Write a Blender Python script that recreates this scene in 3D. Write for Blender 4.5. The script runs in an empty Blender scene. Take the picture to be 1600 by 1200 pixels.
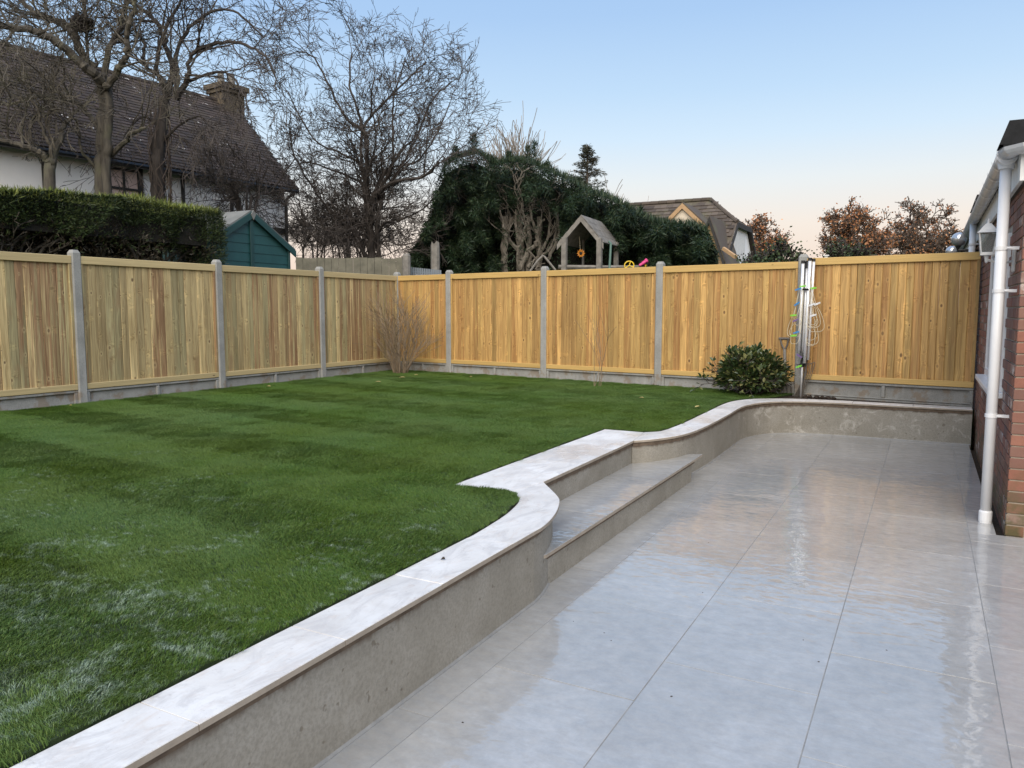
import bpy, math, random
import numpy as np
from mathutils import Vector, Matrix
R = math.radians
rnd = random.Random(7)
sc = bpy.context.scene
COL = sc.collection

# ------------------------------------------------------------------ camera
YAW = R(28.3); PITCH = math.atan(115 / 1202.0); EYE = 1.45
cam = bpy.data.cameras.new('camera'); camo = bpy.data.objects.new('camera', cam); COL.objects.link(camo)
cam.sensor_width = 36; cam.lens = 36 * 1202 / 1600.0; cam.clip_end = 2000; cam.clip_start = 0.05
camo.location = (0, 0, EYE); camo.rotation_euler = (R(90) - PITCH, 0, YAW)
sc.camera = camo
# ------------------------------------------------------------------ sky (clear, just after sunset)
SUN_EL = 42.0; SUN_AZ = 180.0 - 20.0      # clockwise from +y: the glow comes from behind the camera
w = bpy.data.worlds.new('World'); sc.world = w; w.use_nodes = True
nt = w.node_tree; N = nt.nodes; L = nt.links
bg = N['Background']
tc = N.new('ShaderNodeTexCoord'); sep = N.new('ShaderNodeSeparateXYZ'); L.new(tc.outputs['Generated'], sep.inputs[0])
asn = N.new('ShaderNodeMath'); asn.operation = 'ARCSINE'; L.new(sep.outputs['Z'], asn.inputs[0])
mul = N.new('ShaderNodeMath'); mul.operation = 'MULTIPLY'; mul.inputs[1].default_value = 2 / math.pi; L.new(asn.outputs[0], mul.inputs[0])
def lin(r, g, b):
    f = lambda c: (c / 255 / 12.92) if c / 255 <= 0.04045 else ((c / 255 + 0.055) / 1.055) ** 2.4
    return (f(r), f(g), f(b), 1)
ramp = N.new('ShaderNodeValToRGB'); L.new(mul.outputs[0], ramp.inputs[0])
stops = [(0, (236, 205, 192)), (3, (243, 220, 206)), (6, (244, 232, 222)), (9, (232, 237, 240)), (12, (210, 231, 250)),
         (15, (192, 220, 248)), (20, (170, 203, 242)), (30, (148, 187, 236)), (60, (124, 168, 226)), (90, (112, 156, 218))]
el = ramp.color_ramp.elements
while len(el) < len(stops): el.new(0.5)
for e, (d, c) in zip(el, stops): e.position = d / 90.0; e.color = lin(*c)
sky = N.new('ShaderNodeTexSky'); sky.sky_type = 'NISHITA'; sky.sun_disc = False
sky.sun_elevation = R(6); sky.sun_rotation = R(SUN_AZ); sky.dust_density = 1.0
scl = N.new('ShaderNodeMixRGB'); scl.blend_type = 'ADD'; scl.inputs[0].default_value = 0.012
L.new(ramp.outputs[0], scl.inputs[1]); L.new(sky.outputs[0], scl.inputs[2])
L.new(scl.outputs[0], bg.inputs[0]); bg.inputs[1].default_value = 0.62
# ------------------------------------------------------------------ soft glow of the western sky
sun = bpy.data.lights.new('sun', 'SUN'); suno = bpy.data.objects.new('sun', sun); COL.objects.link(suno)
sun.energy = 2.95; sun.angle = R(70); sun.color = (1.0, 0.89, 0.74)
sd = Vector((math.sin(R(SUN_AZ)) * math.cos(R(SUN_EL)), math.cos(R(SUN_AZ)) * math.cos(R(SUN_EL)), math.sin(R(SUN_EL))))
suno.rotation_euler = sd.to_track_quat('Z', 'Y').to_euler()
sc.view_settings.view_transform = 'Standard'; sc.view_settings.look = 'None'; sc.view_settings.gamma = 1
sc.view_settings.exposure = 0.68
sc.cycles.max_bounces = 6; sc.cycles.diffuse_bounces = 3; sc.cycles.glossy_bounces = 3; sc.cycles.caustics_reflective = False; sc.cycles.caustics_refractive = False

# ================================================================== helpers
cA, sA, cP, sP = math.cos(YAW), math.sin(YAW), math.cos(PITCH), math.sin(PITCH)
def c2w(X, Y, z=0.0): return Vector((X * cA - Y * sA, X * sA + Y * cA, z))
def at(px, py, Y):
    """world point seen at photo pixel (px, py), Y metres ahead of the camera"""
    a = (px - 800) / 1202.0; b = (600 - py) / 1202.0
    fy = cP + b * sP; fz = -sP + b * cP; t = Y / fy
    return c2w(a * t, Y, EYE + fz * t)

class MB:
    def __init__(s): s.v = []; s.f = []
    def add(s, vs, fs):
        o = len(s.v); s.v.extend([tuple(p) for p in vs]); s.f.extend([tuple(i + o for i in f) for f in fs]); return s
    def box(s, a, b):
        (x0, y0, z0), (x1, y1, z1) = a, b
        return s.add([(x0,y0,z0),(x1,y0,z0),(x1,y1,z0),(x0,y1,z0),(x0,y0,z1),(x1,y0,z1),(x1,y1,z1),(x0,y1,z1)],
                     [(3,2,1,0),(4,5,6,7),(0,1,5,4),(1,2,6,5),(2,3,7,6),(3,0,4,7)])
    def obox(s, o, ex, ey, ez):
        """box with corner o and edge vectors"""
        o, ex, ey, ez = Vector(o), Vector(ex), Vector(ey), Vector(ez)
        p = [o, o+ex, o+ex+ey, o+ey]; p += [q + ez for q in p]
        fs = [(3,2,1,0),(4,5,6,7),(0,1,5,4),(1,2,6,5),(2,3,7,6),(3,0,4,7)]
        if ex.cross(ey).dot(ez) < 0: fs = [f[::-1] for f in fs]
        return s.add(p, fs)
    def cham(s, a, b, c):
        """box with all vertical-face edges softened: chamfered in plan and at top and bottom"""
        (x0,y0,z0),(x1,y1,z1) = a, b
        def ring(i, z): return [(x0+i,y0,z),(x1-i,y0,z),(x1,y0+i,z),(x1,y1-i,z),(x1-i,y1,z),(x0+i,y1,z),(x0,y1-i,z),(x0,y0+i,z)]
        def inner(z): return [(x0+c,y0+c,z),(x1-c,y0+c,z),(x1-c,y0+c,z),(x1-c,y1-c,z),(x1-c,y1-c,z),(x0+c,y1-c,z),(x0+c,y1-c,z),(x0+c,y0+c,z)]
        vs = ring(c, z0+c) + ring(c, z1-c) + [(x0+c,y0+c,z1),(x1-c,y0+c,z1),(x1-c,y1-c,z1),(x0+c,y1-c,z1),(x0+c,y0+c,z0),(x1-c,y0+c,z0),(x1-c,y1-c,z0),(x0+c,y1-c,z0)]
        fs = [(i,(i+1)%8,8+(i+1)%8,8+i) for i in range(8)]
        T = 16; B = 20
        fs += [(T,T+1,T+2,T+3),(8,9,T+1,T),(9,10,T+1),(10,11,T+2,T+1),(11,12,T+2),(12,13,T+3,T+2),(13,14,T+3),(14,15,T,T+3),(15,8,T)]
        fs += [(B+3,B+2,B+1,B),(1,0,B,B+1),(2,1,B+1),(3,2,B+1,B+2),(4,3,B+2),(5,4,B+2,B+3),(6,5,B+3),(7,6,B+3,B),(0,7,B)]
        return s.add(vs, fs)
    def tube(s, pts, rad, n=6, cap=True):
        pts = [Vector(p) for p in pts]
        if not hasattr(rad, '__len__'): rad = [rad] * len(pts)
        o = len(s.v); ref = None
        for i, p in enumerate(pts):
            d = (pts[min(i+1, len(pts)-1)] - pts[max(i-1, 0)])
            if d.length < 1e-9: d = Vector((0,0,1))
            d.normalize()
            if ref is None: ref = Vector((1,0,0)) if abs(d.x) < 0.8 else Vector((0,1,0))
            a = (ref - d * ref.dot(d)); 
            if a.length < 1e-6: a = d.orthogonal()
            a.normalize(); b = d.cross(a); ref = a
            for k in range(n):
                t = 2 * math.pi * k / n; q = p + (a * math.cos(t) + b * math.sin(t)) * rad[i]
                s.v.append((q.x, q.y, q.z))
        for i in range(len(pts) - 1):
            for k in range(n):
                k2 = (k + 1) % n
                s.f.append((o+i*n+k, o+i*n+k2, o+(i+1)*n+k2, o+(i+1)*n+k))
        if cap and n > 3:
            s.f.append(tuple(o+k for k in range(n))[::-1]); e = o + (len(pts)-1)*n; s.f.append(tuple(e+k for k in range(n)))
        return s
    def prism(s, poly, z0, z1):
        n = len(poly)
        if sum(poly[i][0]*poly[(i+1)%n][1]-poly[(i+1)%n][0]*poly[i][1] for i in range(n)) < 0: poly = poly[::-1]
        vs = [(p[0],p[1],z0) for p in poly] + [(p[0],p[1],z1) for p in poly]
        fs = [tuple(range(n))[::-1], tuple(range(n, 2*n))] + [(i,(i+1)%n,n+(i+1)%n,n+i) for i in range(n)]
        return s.add(vs, fs)
    def build(s, name, mat, parent=None, smooth=False, loc=None):
        me = bpy.data.meshes.new(name)
        off = Vector((0,0,0)); rootloc = Vector((0,0,0))
        p = parent
        while p is not None: rootloc += Vector(p.location); p = p.parent
        if loc is not None: off = Vector(loc)
        if loc is not None or parent is not None:
            b = off if loc is not None else rootloc
            vs = [(x-b.x, y-b.y, z-b.z) for x,y,z in s.v]
        else: vs = s.v
        me.from_pydata(vs, [], s.f); me.update()
        if smooth: me.polygons.foreach_set('use_smooth', [True]*len(me.polygons))
        if mat: me.materials.append(mat)
        o = bpy.data.objects.new(name, me); COL.objects.link(o)
        if parent is not None:
            o.parent = parent
            if loc is not None: o.location = off - rootloc
        elif loc is not None: o.location = off
        return o
def tag(o, label=None, cat=None, group=None, kind=None):
    if label: o['label'] = label
    if cat: o['category'] = cat
    if group: o['group'] = group
    if kind: o['kind'] = kind
    return o
def thing(name, label, cat, loc=(0,0,0), rz=0.0, group=None):
    o = bpy.data.objects.new(name, None); COL.objects.link(o); o.location = loc; o.rotation_euler = (0,0,rz)
    o.empty_display_size = 0.1
    return tag(o, label, cat, group)
def local(name, me, mat, parent, loc=(0,0,0), rot=(0,0,0)):
    """a child that shares mesh data, placed in its parent's own frame"""
    o = bpy.data.objects.new(name, me); COL.objects.link(o); o.parent = parent; o.location = loc; o.rotation_euler = rot
    return o
def mesh_of(mb, name, mat, smooth=False):
    me = bpy.data.meshes.new(name); me.from_pydata(mb.v, [], mb.f); me.update(); me.materials.append(mat)
    if smooth: me.polygons.foreach_set('use_smooth', [True]*len(me.polygons))
    return me
def catmull(pts, n=6):
    P = [Vector(p) for p in pts]; out = []
    for i in range(len(P)-1):
        p0, p1, p2, p3 = P[max(i-1,0)], P[i], P[i+1], P[min(i+2,len(P)-1)]
        for k in range(n):
            t = k / n
            out.append(0.5*((2*p1)+(p2-p0)*t+(2*p0-5*p1+4*p2-p3)*t*t+(3*p1-p0-3*p2+p3)*t**3))
    out.append(P[-1]); return out

# ================================================================== materials
class NT:
    def __init__(s, name):
        s.m = bpy.data.materials.new(name); s.m.use_nodes = True; s.t = s.m.node_tree
        s.b = s.t.nodes['Principled BSDF']; s.out = s.t.nodes['Material Output']
    def n(s, t, **kw):
        x = s.t.nodes.new('ShaderNode' + t)
        for k, v in kw.items(): setattr(x, k, v)
        return x
    def l(s, a, b): s.t.links.new(a, b)
    def noise(s, vec, scale, detail=4, rough=0.55, dist=0.0):
        x = s.n('TexNoise'); x.inputs['Scale'].default_value = scale; x.inputs['Detail'].default_value = detail
        x.inputs['Roughness'].default_value = rough; x.inputs['Distortion'].default_value = dist
        if vec is not None: s.l(vec, x.inputs['Vector'])
        return x.outputs['Fac']
    def ramp(s, fac, stops, interp='LINEAR'):
        x = s.n('ValToRGB'); x.color_ramp.interpolation = interp; el = x.color_ramp.elements
        while len(el) < len(stops): el.new(0.5)
        for e, (p, c) in zip(el, stops):
            e.position = p; e.color = c if len(c) == 4 else (*c, 1)
        s.l(fac, x.inputs[0]); return x.outputs[0]
    def mix(s, fac, a, b, mode='MIX'):
        x = s.n('MixRGB', blend_type=mode)
        for i, q in enumerate((fac, a, b)):
            if isinstance(q, (int, float)): x.inputs[i].default_value = q if i == 0 else (q,q,q,1)
            elif isinstance(q, tuple): x.inputs[i].default_value = q if len(q) == 4 else (*q, 1)
            else: s.l(q, x.inputs[i])
        return x.outputs[0]
    def math(s, op, a, b=0.0, clamp=False):
        x = s.n('Math', operation=op, use_clamp=clamp)
        for i, q in enumerate((a, b)):
            if isinstance(q, (int, float)): x.inputs[i].default_value = q
            else: s.l(q, x.inputs[i])
        return x.outputs[0]
    def pos(s): return s.n('NewGeometry').outputs['Position']
    def obj(s): return s.n('TexCoord').outputs['Object']
    def rand(s): return s.n('ObjectInfo').outputs['Random']
    def isl(s): return s.n('NewGeometry').outputs['Random Per Island']
    def scale(s, vec, sc_, loc=(0,0,0)):
        x = s.n('Mapping'); x.inputs['Scale'].default_value = sc_; x.inputs['Location'].default_value = loc; s.l(vec, x.inputs[0]); return x.outputs[0]
    def bump(s, h, strength=0.3, dist=0.01, nrm=None):
        x = s.n('Bump'); x.inputs['Strength'].default_value = strength; x.inputs['Distance'].default_value = dist; s.l(h, x.inputs['Height'])
        if nrm is not None: s.l(nrm, x.inputs['Normal'])
        return x.outputs[0]
    def set(s, col=None, rough=None, nrm=None, **kw):
        for k, q in (('Base Color', col), ('Roughness', rough), ('Normal', nrm)):
            if q is None: continue
            if isinstance(q, (int, float)): s.b.inputs[k].default_value = q
            elif isinstance(q, tuple): s.b.inputs[k].default_value = q if len(q) == 4 else (*q, 1)
            else: s.l(q, s.b.inputs[k])
        for k, v in kw.items(): s.b.inputs[k.replace('_', ' ')].default_value = v
        return s.m

def mat_simple(name, a, b, scale=8, rough=0.7, bump=0.2, bs=60, bd=0.005, isl=0.0, **kw):
    t = NT(name); p = t.pos()
    c = t.mix(t.ramp(t.noise(p, scale, 5, 0.6), [(0.3, (0,0,0)), (0.7, (1,1,1))]), a, b)
    if isl:
        c = t.mix(1.0, c, t.ramp(t.isl(), [(0, (1-isl,)*3), (1, (1+isl,)*3)]), 'MULTIPLY')
    nr = t.bump(t.noise(p, bs, 4, 0.6), bump, bd) if bump else None
    return t.set(c, rough, nr, **kw)

def mat_wood(name, base, green, red, dark):
    t = NT(name); o = t.obj(); r = t.rand()
    off = t.n('CombineXYZ'); t.l(t.math('MULTIPLY', r, 37.0), off.inputs[0]); t.l(t.math('MULTIPLY', r, 91.0), off.inputs[2])
    va = t.n('VectorMath', operation='ADD'); t.l(o, va.inputs[0]); t.l(off.outputs[0], va.inputs[1]); v = va.outputs[0]
    # knots: distance to scattered points on the board face
    sx = t.n('SeparateXYZ'); t.l(v, sx.inputs[0]); cb = t.n('CombineXYZ'); t.l(sx.outputs[0], cb.inputs[0]); t.l(sx.outputs[2], cb.inputs[1])
    wob = t.noise(v, 9, 2, 0.5)
    vo = t.n('TexVoronoi', voronoi_dimensions='2D'); vo.inputs['Scale'].default_value = 7.0; t.l(t.scale(cb.outputs[0], (1.0, 0.62, 1)), vo.inputs['Vector'])
    dist = vo.outputs['Distance']; csep = t.n('SeparateXYZ'); t.l(vo.outputs['Color'], csep.inputs[0])
    on = t.math('MULTIPLY', t.math('GREATER_THAN', csep.outputs[0], 0.56), t.math('ADD', 0.45, t.math('MULTIPLY', csep.outputs[2], 0.55)))
    size = t.math('ADD', 0.42, t.math('MULTIPLY', t.math('MULTIPLY', csep.outputs[1], csep.outputs[1]), 0.95))
    dk = t.math('DIVIDE', dist, size)
    # grain bends round the knots
    gsc = t.n('CombineXYZ'); t.l(t.math('ADD', sx.outputs[0], t.math('MULTIPLY', t.math('SMOOTH_MIN', dist, 0.3), 0.06)), gsc.inputs[0]); t.l(sx.outputs[1], gsc.inputs[1]); t.l(sx.outputs[2], gsc.inputs[2])
    g1 = t.noise(t.scale(gsc.outputs[0], (95, 95, 2.2)), 1.0, 5, 0.6, 0.3)
    g2 = t.noise(t.scale(gsc.outputs[0], (22, 22, 0.9)), 1.0, 3, 0.5, 0.6)
    tone = t.ramp(r, [(0.0, base), (0.16, tuple(c*0.80 for c in green)), (0.30, green), (0.46, tuple(c*1.22 for c in base)), (0.60, tuple(c*0.90 for c in base)), (0.74, tuple(c*0.76 for c in base)), (0.86, tuple(c*1.12 for c in green)), (0.95, tuple((x+y)/2 for x, y in zip(base, red)))], 'CONSTANT')
    # heartwood streaks run the length of some boards
    hs = t.math('MULTIPLY', t.ramp(t.noise(t.scale(v, (26, 26, 0.8)), 1.0, 4, 0.6, 0.4), [(0.40, (0,)*3), (0.56, (0.9,)*3)]), t.math('GREATER_THAN', t.math('FRACT', t.math('MULTIPLY', r, 13.7)), 0.70))
    tone = t.mix(hs, tone, red)
    c = t.mix(1.0, tone, t.ramp(g1, [(0.32, (0.66, 0.62, 0.56)), (0.60, (1.06, 1.05, 1.03))]), 'MULTIPLY')
    c = t.mix(1.0, c, t.ramp(g2, [(0.34, (0.78, 0.74, 0.68)), (0.52, (1, 1, 1)), (0.70, (1.28, 1.27, 1.25))]), 'MULTIPLY')
    c = t.mix(t.ramp(t.noise(t.scale(v, (6, 6, 1.6)), 1.0, 4, 0.65), [(0.55, (0,)*3), (0.70, (0.7,)*3)]), c, dark)
    # figured patches where branches grew: pale flare above a dark smudge
    vf = t.n('TexVoronoi', voronoi_dimensions='2D'); vf.inputs['Scale'].default_value = 5.0; t.l(t.scale(cb.outputs[0], (1.5, 1.05, 1), (3.3, 1.7, 0)), vf.inputs['Vector'])
    dv = t.n('VectorMath', operation='SUBTRACT'); t.l(t.scale(cb.outputs[0], (7.5, 5.25, 1), (16.5, 8.5, 0)), dv.inputs[0]); t.l(vf.outputs['Position'], dv.inputs[1])
    fg = t.noise(t.scale(cb.outputs[0], (16, 24, 1)), 1.0, 3, 0.6, 1.4)
    fsep = t.n('SeparateXYZ'); t.l(vf.outputs['Color'], fsep.inputs[0])
    fz = t.math('MULTIPLY', t.ramp(t.math('ADD', vf.outputs['Distance'], t.math('MULTIPLY', t.math('SUBTRACT', wob, 0.5), 0.5)), [(0.10, (1,)*3), (0.36, (0,)*3)]), t.math('GREATER_THAN', fsep.outputs[0], 0.45))
    c = t.mix(fz, c, t.mix(1.0, c, t.ramp(fg, [(0.36, (0.66, 0.60, 0.52)), (0.50, (1.05, 1.04, 1.02)), (0.66, (1.38, 1.36, 1.28))]), 'MULTIPLY'))
    halo = t.math('MULTIPLY', t.ramp(dk, [(0.085, (1,)*3), (0.22, (0,)*3)]), on)
    c = t.mix(t.math('MULTIPLY', halo, 0.55), c, tuple(min(1, q*1.30) for q in base))
    kn = t.math('MULTIPLY', t.ramp(dk, [(0.060, (1,)*3), (0.092, (0,)*3)]), on)
    c = t.mix(t.math('MULTIPLY', kn, 0.88), c, (0.075, 0.032, 0.012))
    h = t.math('ADD', t.math('MULTIPLY', g1, 0.6), t.math('MULTIPLY', kn, -0.5))
    return t.set(c, 0.62, t.bump(h, 0.35, 0.003))

def M_patio():
    t = NT('wet_porcelain_paving'); p = t.pos(); r = t.rand()
    big = t.noise(p, 1.6, 5, 0.6, 0.6); fine = t.noise(t.scale(p, (1.0, 2.6, 1.0)), 9, 6, 0.68, 1.2); speck = t.noise(p, 55, 4, 0.7)
    c = t.ramp(big, [(0.3, (0.315, 0.320, 0.318)), (0.5, (0.37, 0.374, 0.372)), (0.7, (0.43, 0.434, 0.434))])
    c = t.mix(t.ramp(fine, [(0.40, (0.55,)*3), (0.60, (0,)*3)]), c, (0.37, 0.355, 0.33))
    c = t.mix(t.ramp(fine, [(0.60, (0,)*3), (0.78, (0.4,)*3)]), c, (0.54, 0.54, 0.53))
    c = t.mix(1.0, c, t.ramp(t.noise(p, 14, 6, 0.75), [(0.35, (0.86, 0.87, 0.88)), (0.65, (1.08, 1.08, 1.08))]), 'MULTIPLY')
    c = t.mix(t.ramp(speck, [(0.66, (0,)*3), (0.78, (0.5,)*3)]), c, (0.33, 0.31, 0.28))
    c = t.mix(1.0, c, t.ramp(r, [(0, (0.93,)*3), (1, (1.05,)*3)]), 'MULTIPLY')
    # thin film of water, dragged into ripples by the tile texture; damp-only islands
    rip = t.noise(t.scale(p, (1.0, 1.7, 1.0)), 9, 2, 0.4, 0.8); swell = t.noise(p, 2.6, 2, 0.5)
    damp = t.ramp(t.noise(p, 0.85, 4, 0.6, 0.8), [(0.50, (0,)*3), (0.62, (1,)*3)])
    crk = t.math('ADD', 0.006, t.math('MULTIPLY', damp, 0.035))
    t.l(crk, t.b.inputs['Coat Roughness'])
    h = t.math('ADD', t.math('MULTIPLY', rip, 1.0), t.math('MULTIPLY', swell, 2.6))
    t.l(t.bump(h, 0.21, 0.012), t.b.inputs['Coat Normal'])
    t.b.inputs['Coat Weight'].default_value = 1.0; t.b.inputs['Coat IOR'].default_value = 1.62
    return t.set(c, 0.42, t.bump(t.noise(p, 90, 4, 0.6), 0.12, 0.003))
def M_coping():
    t = NT('frosted_coping_porcelain'); p = t.pos(); r = t.rand()
    big = t.noise(p, 3.0, 5, 0.62, 0.8); fine = t.noise(t.scale(p, (2.2, 1.0, 1.0)), 8, 6, 0.68, 1.0)
    c = t.ramp(big, [(0.3, (0.60, 0.58, 0.55)), (0.55, (0.70, 0.69, 0.67)), (0.75, (0.76, 0.76, 0.75))])
    c = t.mix(t.ramp(fine, [(0.52, (0,)*3), (0.72, (0.55,)*3)]), c, (0.58, 0.49, 0.42))
    c = t.mix(1.0, c, t.ramp(r, [(0, (0.95,)*3), (1, (1.05,)*3)]), 'MULTIPLY')
    c = t.mix(t.ramp(t.noise(t.scale(p, (2.4, 1.0, 1.0)), 3.4, 6, 0.7, 1.5), [(0.47, (0,)*3), (0.62, (0.6,)*3)]), c, (0.50, 0.485, 0.475))
    c = t.mix(t.ramp(t.noise(p, 60, 3, 0.7), [(0.62, (0,)*3), (0.74, (0.5,)*3)]), c, (0.44, 0.41, 0.38))
    wet = t.ramp(t.noise(p, 1.7, 3, 0.6), [(0.42, (0.62,)*3), (0.6, (0.26,)*3)])
    return t.set(c, wet, t.bump(t.noise(p, 80, 4, 0.6), 0.15, 0.003))
def M_render():
    t = NT('damp_sand_cement_render'); p = t.pos(); g = t.n('SeparateXYZ'); t.l(p, g.inputs[0]); z = g.outputs[2]
    big = t.noise(p, 2.4, 5, 0.65, 0.5); fine = t.noise(p, 70, 5, 0.7); st = t.noise(t.scale(p, (16, 16, 1.2)), 1.0, 4, 0.6)
    c = t.ramp(big, [(0.3, (0.215, 0.200, 0.165)), (0.52, (0.275, 0.258, 0.220)), (0.72, (0.335, 0.320, 0.285))])
    c = t.mix(t.ramp(fine, [(0.38, (0.5,)*3), (0.58, (0,)*3)]), c, (0.16, 0.145, 0.12))
    # brown run-off under the coping, lime bloom in patches
    drip = t.math('MULTIPLY', t.ramp(t.math('ADD', z, t.math('MULTIPLY', t.math('SUBTRACT', st, 0.5), 0.05)), [(0.315, (0,)*3), (0.338, (1,)*3)]), t.ramp(st, [(0.36, (0,)*3), (0.54, (1,)*3)]))
    c = t.mix(t.math('MULTIPLY', drip, 0.8), c, (0.12, 0.085, 0.055))
    lime = t.math('MULTIPLY', t.ramp(t.noise(p, 5.5, 6, 0.72, 0.6), [(0.53, (0,)*3), (0.66, (1,)*3)]), t.ramp(g.outputs[1], [(0.0, (0.0,)*3), (1.0, (0.8,)*3)]))
    lm = t.math('MULTIPLY', lime, t.math('GREATER_THAN', g.outputs[1], 8.6))
    c = t.mix(t.math('MULTIPLY', lm, 0.9), c, (0.50, 0.48, 0.44))
    pit = t.ramp(t.noise(p, 22, 2, 0.5), [(0.27, (1,)*3), (0.31, (0,)*3)])
    c = t.mix(t.math('MULTIPLY', pit, 0.6), c, (0.11, 0.09, 0.06))
    h = t.math('ADD', fine, t.math('MULTIPLY', pit, -0.8))
    return t.set(c, 0.75, t.bump(h, 0.35, 0.004))
def M_concrete(name, k=1.0):
    t = NT(name); p = t.pos()
    c = t.ramp(t.noise(p, 5, 5, 0.65), [(0.3, (0.25*k, 0.25*k, 0.235*k)), (0.7, (0.36*k, 0.36*k, 0.34*k))])
    c = t.mix(t.ramp(t.noise(p, 120, 3, 0.7), [(0.36, (0.55,)*3), (0.5, (0,)*3)]), c, (0.16*k, 0.16*k, 0.15*k))
    c = t.mix(t.ramp(t.noise(t.scale(p, (9, 9, 1.0)), 1, 4, 0.6), [(0.55, (0,)*3), (0.75, (0.5,)*3)]), c, (0.42*k, 0.42*k, 0.40*k))
    g = t.n('SeparateXYZ'); t.l(p, g.inputs[0])
    mud = t.math('MULTIPLY', t.ramp(t.noise(p, 7, 4, 0.6), [(0.52, (0,)*3), (0.60, (1,)*3)]), t.math('LESS_THAN', g.outputs[2], 0.56))
    c = t.mix(t.math('MULTIPLY', mud, 0.55), c, (0.20, 0.14, 0.085))
    return t.set(c, 0.85, t.bump(t.noise(p, 110, 4, 0.7), 0.3, 0.003))
def M_grass():
    t = NT('grass_blades'); p = t.pos(); g = t.n('SeparateXYZ'); t.l(p, g.inputs[0])
    r = t.isl()
    n1 = t.noise(p, 0.9, 4, 0.6); n2 = t.noise(p, 5.0, 4, 0.65)
    c = t.ramp(r, [(0.0, (0.036, 0.078, 0.010)), (0.45, (0.056, 0.115, 0.014)), (0.8, (0.074, 0.140, 0.018)), (1.0, (0.130, 0.165, 0.040))])
    c = t.mix(t.ramp(n1, [(0.42, (0,)*3), (0.66, (0.55,)*3)]), c, (0.085, 0.128, 0.018))
    c = t.mix(t.ramp(n2, [(0.56, (0,)*3), (0.76, (0.35,)*3)]), c, (0.036, 0.070, 0.018))
    # hoar frost lies in patches towards the open end of the lawn
    f1 = t.noise(p, 2.6, 6, 0.75, 0.5); f2 = t.noise(p, 24, 4, 0.75)
    lo = t.n('MapRange'); t.l(g.outputs[1], lo.inputs[0]); lo.inputs[1].default_value = 6.0; lo.inputs[2].default_value = 1.0; lo.inputs[3].default_value = -0.13; lo.inputs[4].default_value = 0.045
    ff = t.math('ADD', t.math('ADD', t.math('MULTIPLY', f1, 0.55), t.math('MULTIPLY', f2, 0.45)), lo.outputs[0])
    fm = t.math('MULTIPLY', t.ramp(ff, [(0.54, (0,)*3), (0.66, (1,)*3)]), t.ramp(r, [(0.2, (0.35,)*3), (0.7, (1,)*3)]))
    c = t.mix(t.math('MULTIPLY', fm, 0.8), c, (0.42, 0.52, 0.47))
    # a light dew on the blades
    dw = t.math('MULTIPLY', t.ramp(t.noise(p, 0.7, 3, 0.6), [(0.4, (0,)*3), (0.65, (1,)*3)]), 0.08)
    c = t.mix(dw, c, (0.22, 0.32, 0.24))
    return t.set(c, 0.6, Specular_IOR_Level=0.22)
def M_turf():
    t = NT('turf_base'); p = t.pos()
    c = t.mix(t.ramp(t.noise(p, 30, 4, 0.7), [(0.4, (0,)*3), (0.6, (1,)*3)]), (0.018, 0.034, 0.009), (0.034, 0.058, 0.014))
    return t.set(c, 0.9, t.bump(t.noise(p, 60, 4, 0.7), 0.5, 0.01))
def M_leaf(name, stops, trans=0.0, rough=0.55, spec=0.4):
    t = NT(name); p = t.pos()
    c = t.ramp(t.isl(), stops)
    c = t.mix(1.0, c, t.ramp(t.noise(p, 2.2, 3, 0.6), [(0.3, (0.7,)*3), (0.7, (1.25,)*3)]), 'MULTIPLY')
    return t.set(c, rough, Specular_IOR_Level=spec)
def M_bark(name, a, b, moss=None, mz=0.5):
    t = NT(name); p = t.pos()
    c = t.mix(t.ramp(t.noise(t.scale(p, (14, 14, 2.5)), 1, 5, 0.65), [(0.35, (0,)*3), (0.65, (1,)*3)]), a, b)
    if moss: c = t.mix(t.ramp(t.noise(p, 2.4, 4, 0.6), [(mz, (0,)*3), (mz+0.18, (0.8,)*3)]), c, moss)
    return t.set(c, 0.85, t.bump(t.noise(t.scale(p, (40, 40, 8)), 1, 4, 0.6), 0.5, 0.012))
def M_tiles(name, a, b, lich, fleck=0.0):
    t = NT(name); p = t.pos(); r = t.isl()
    c = t.ramp(r, [(0, a), (0.5, tuple((x+y)/2 for x, y in zip(a, b))), (1, b)])
    c = t.mix(t.ramp(t.noise(p, 1.3, 5, 0.65), [(0.5, (0,)*3), (0.68, (0.7,)*3)]), c, lich)
    if fleck:
        c = t.mix(t.math('MULTIPLY', t.math('GREATER_THAN', r, 1 - fleck), t.ramp(t.noise(p, 16, 2), [(0.60, (0,)*3), (0.64, (1,)*3)])), c, (0.62, 0.62, 0.60))
    return t.set(c, 0.85, t.bump(t.noise(p, 40, 4, 0.7), 0.4, 0.006))
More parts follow.
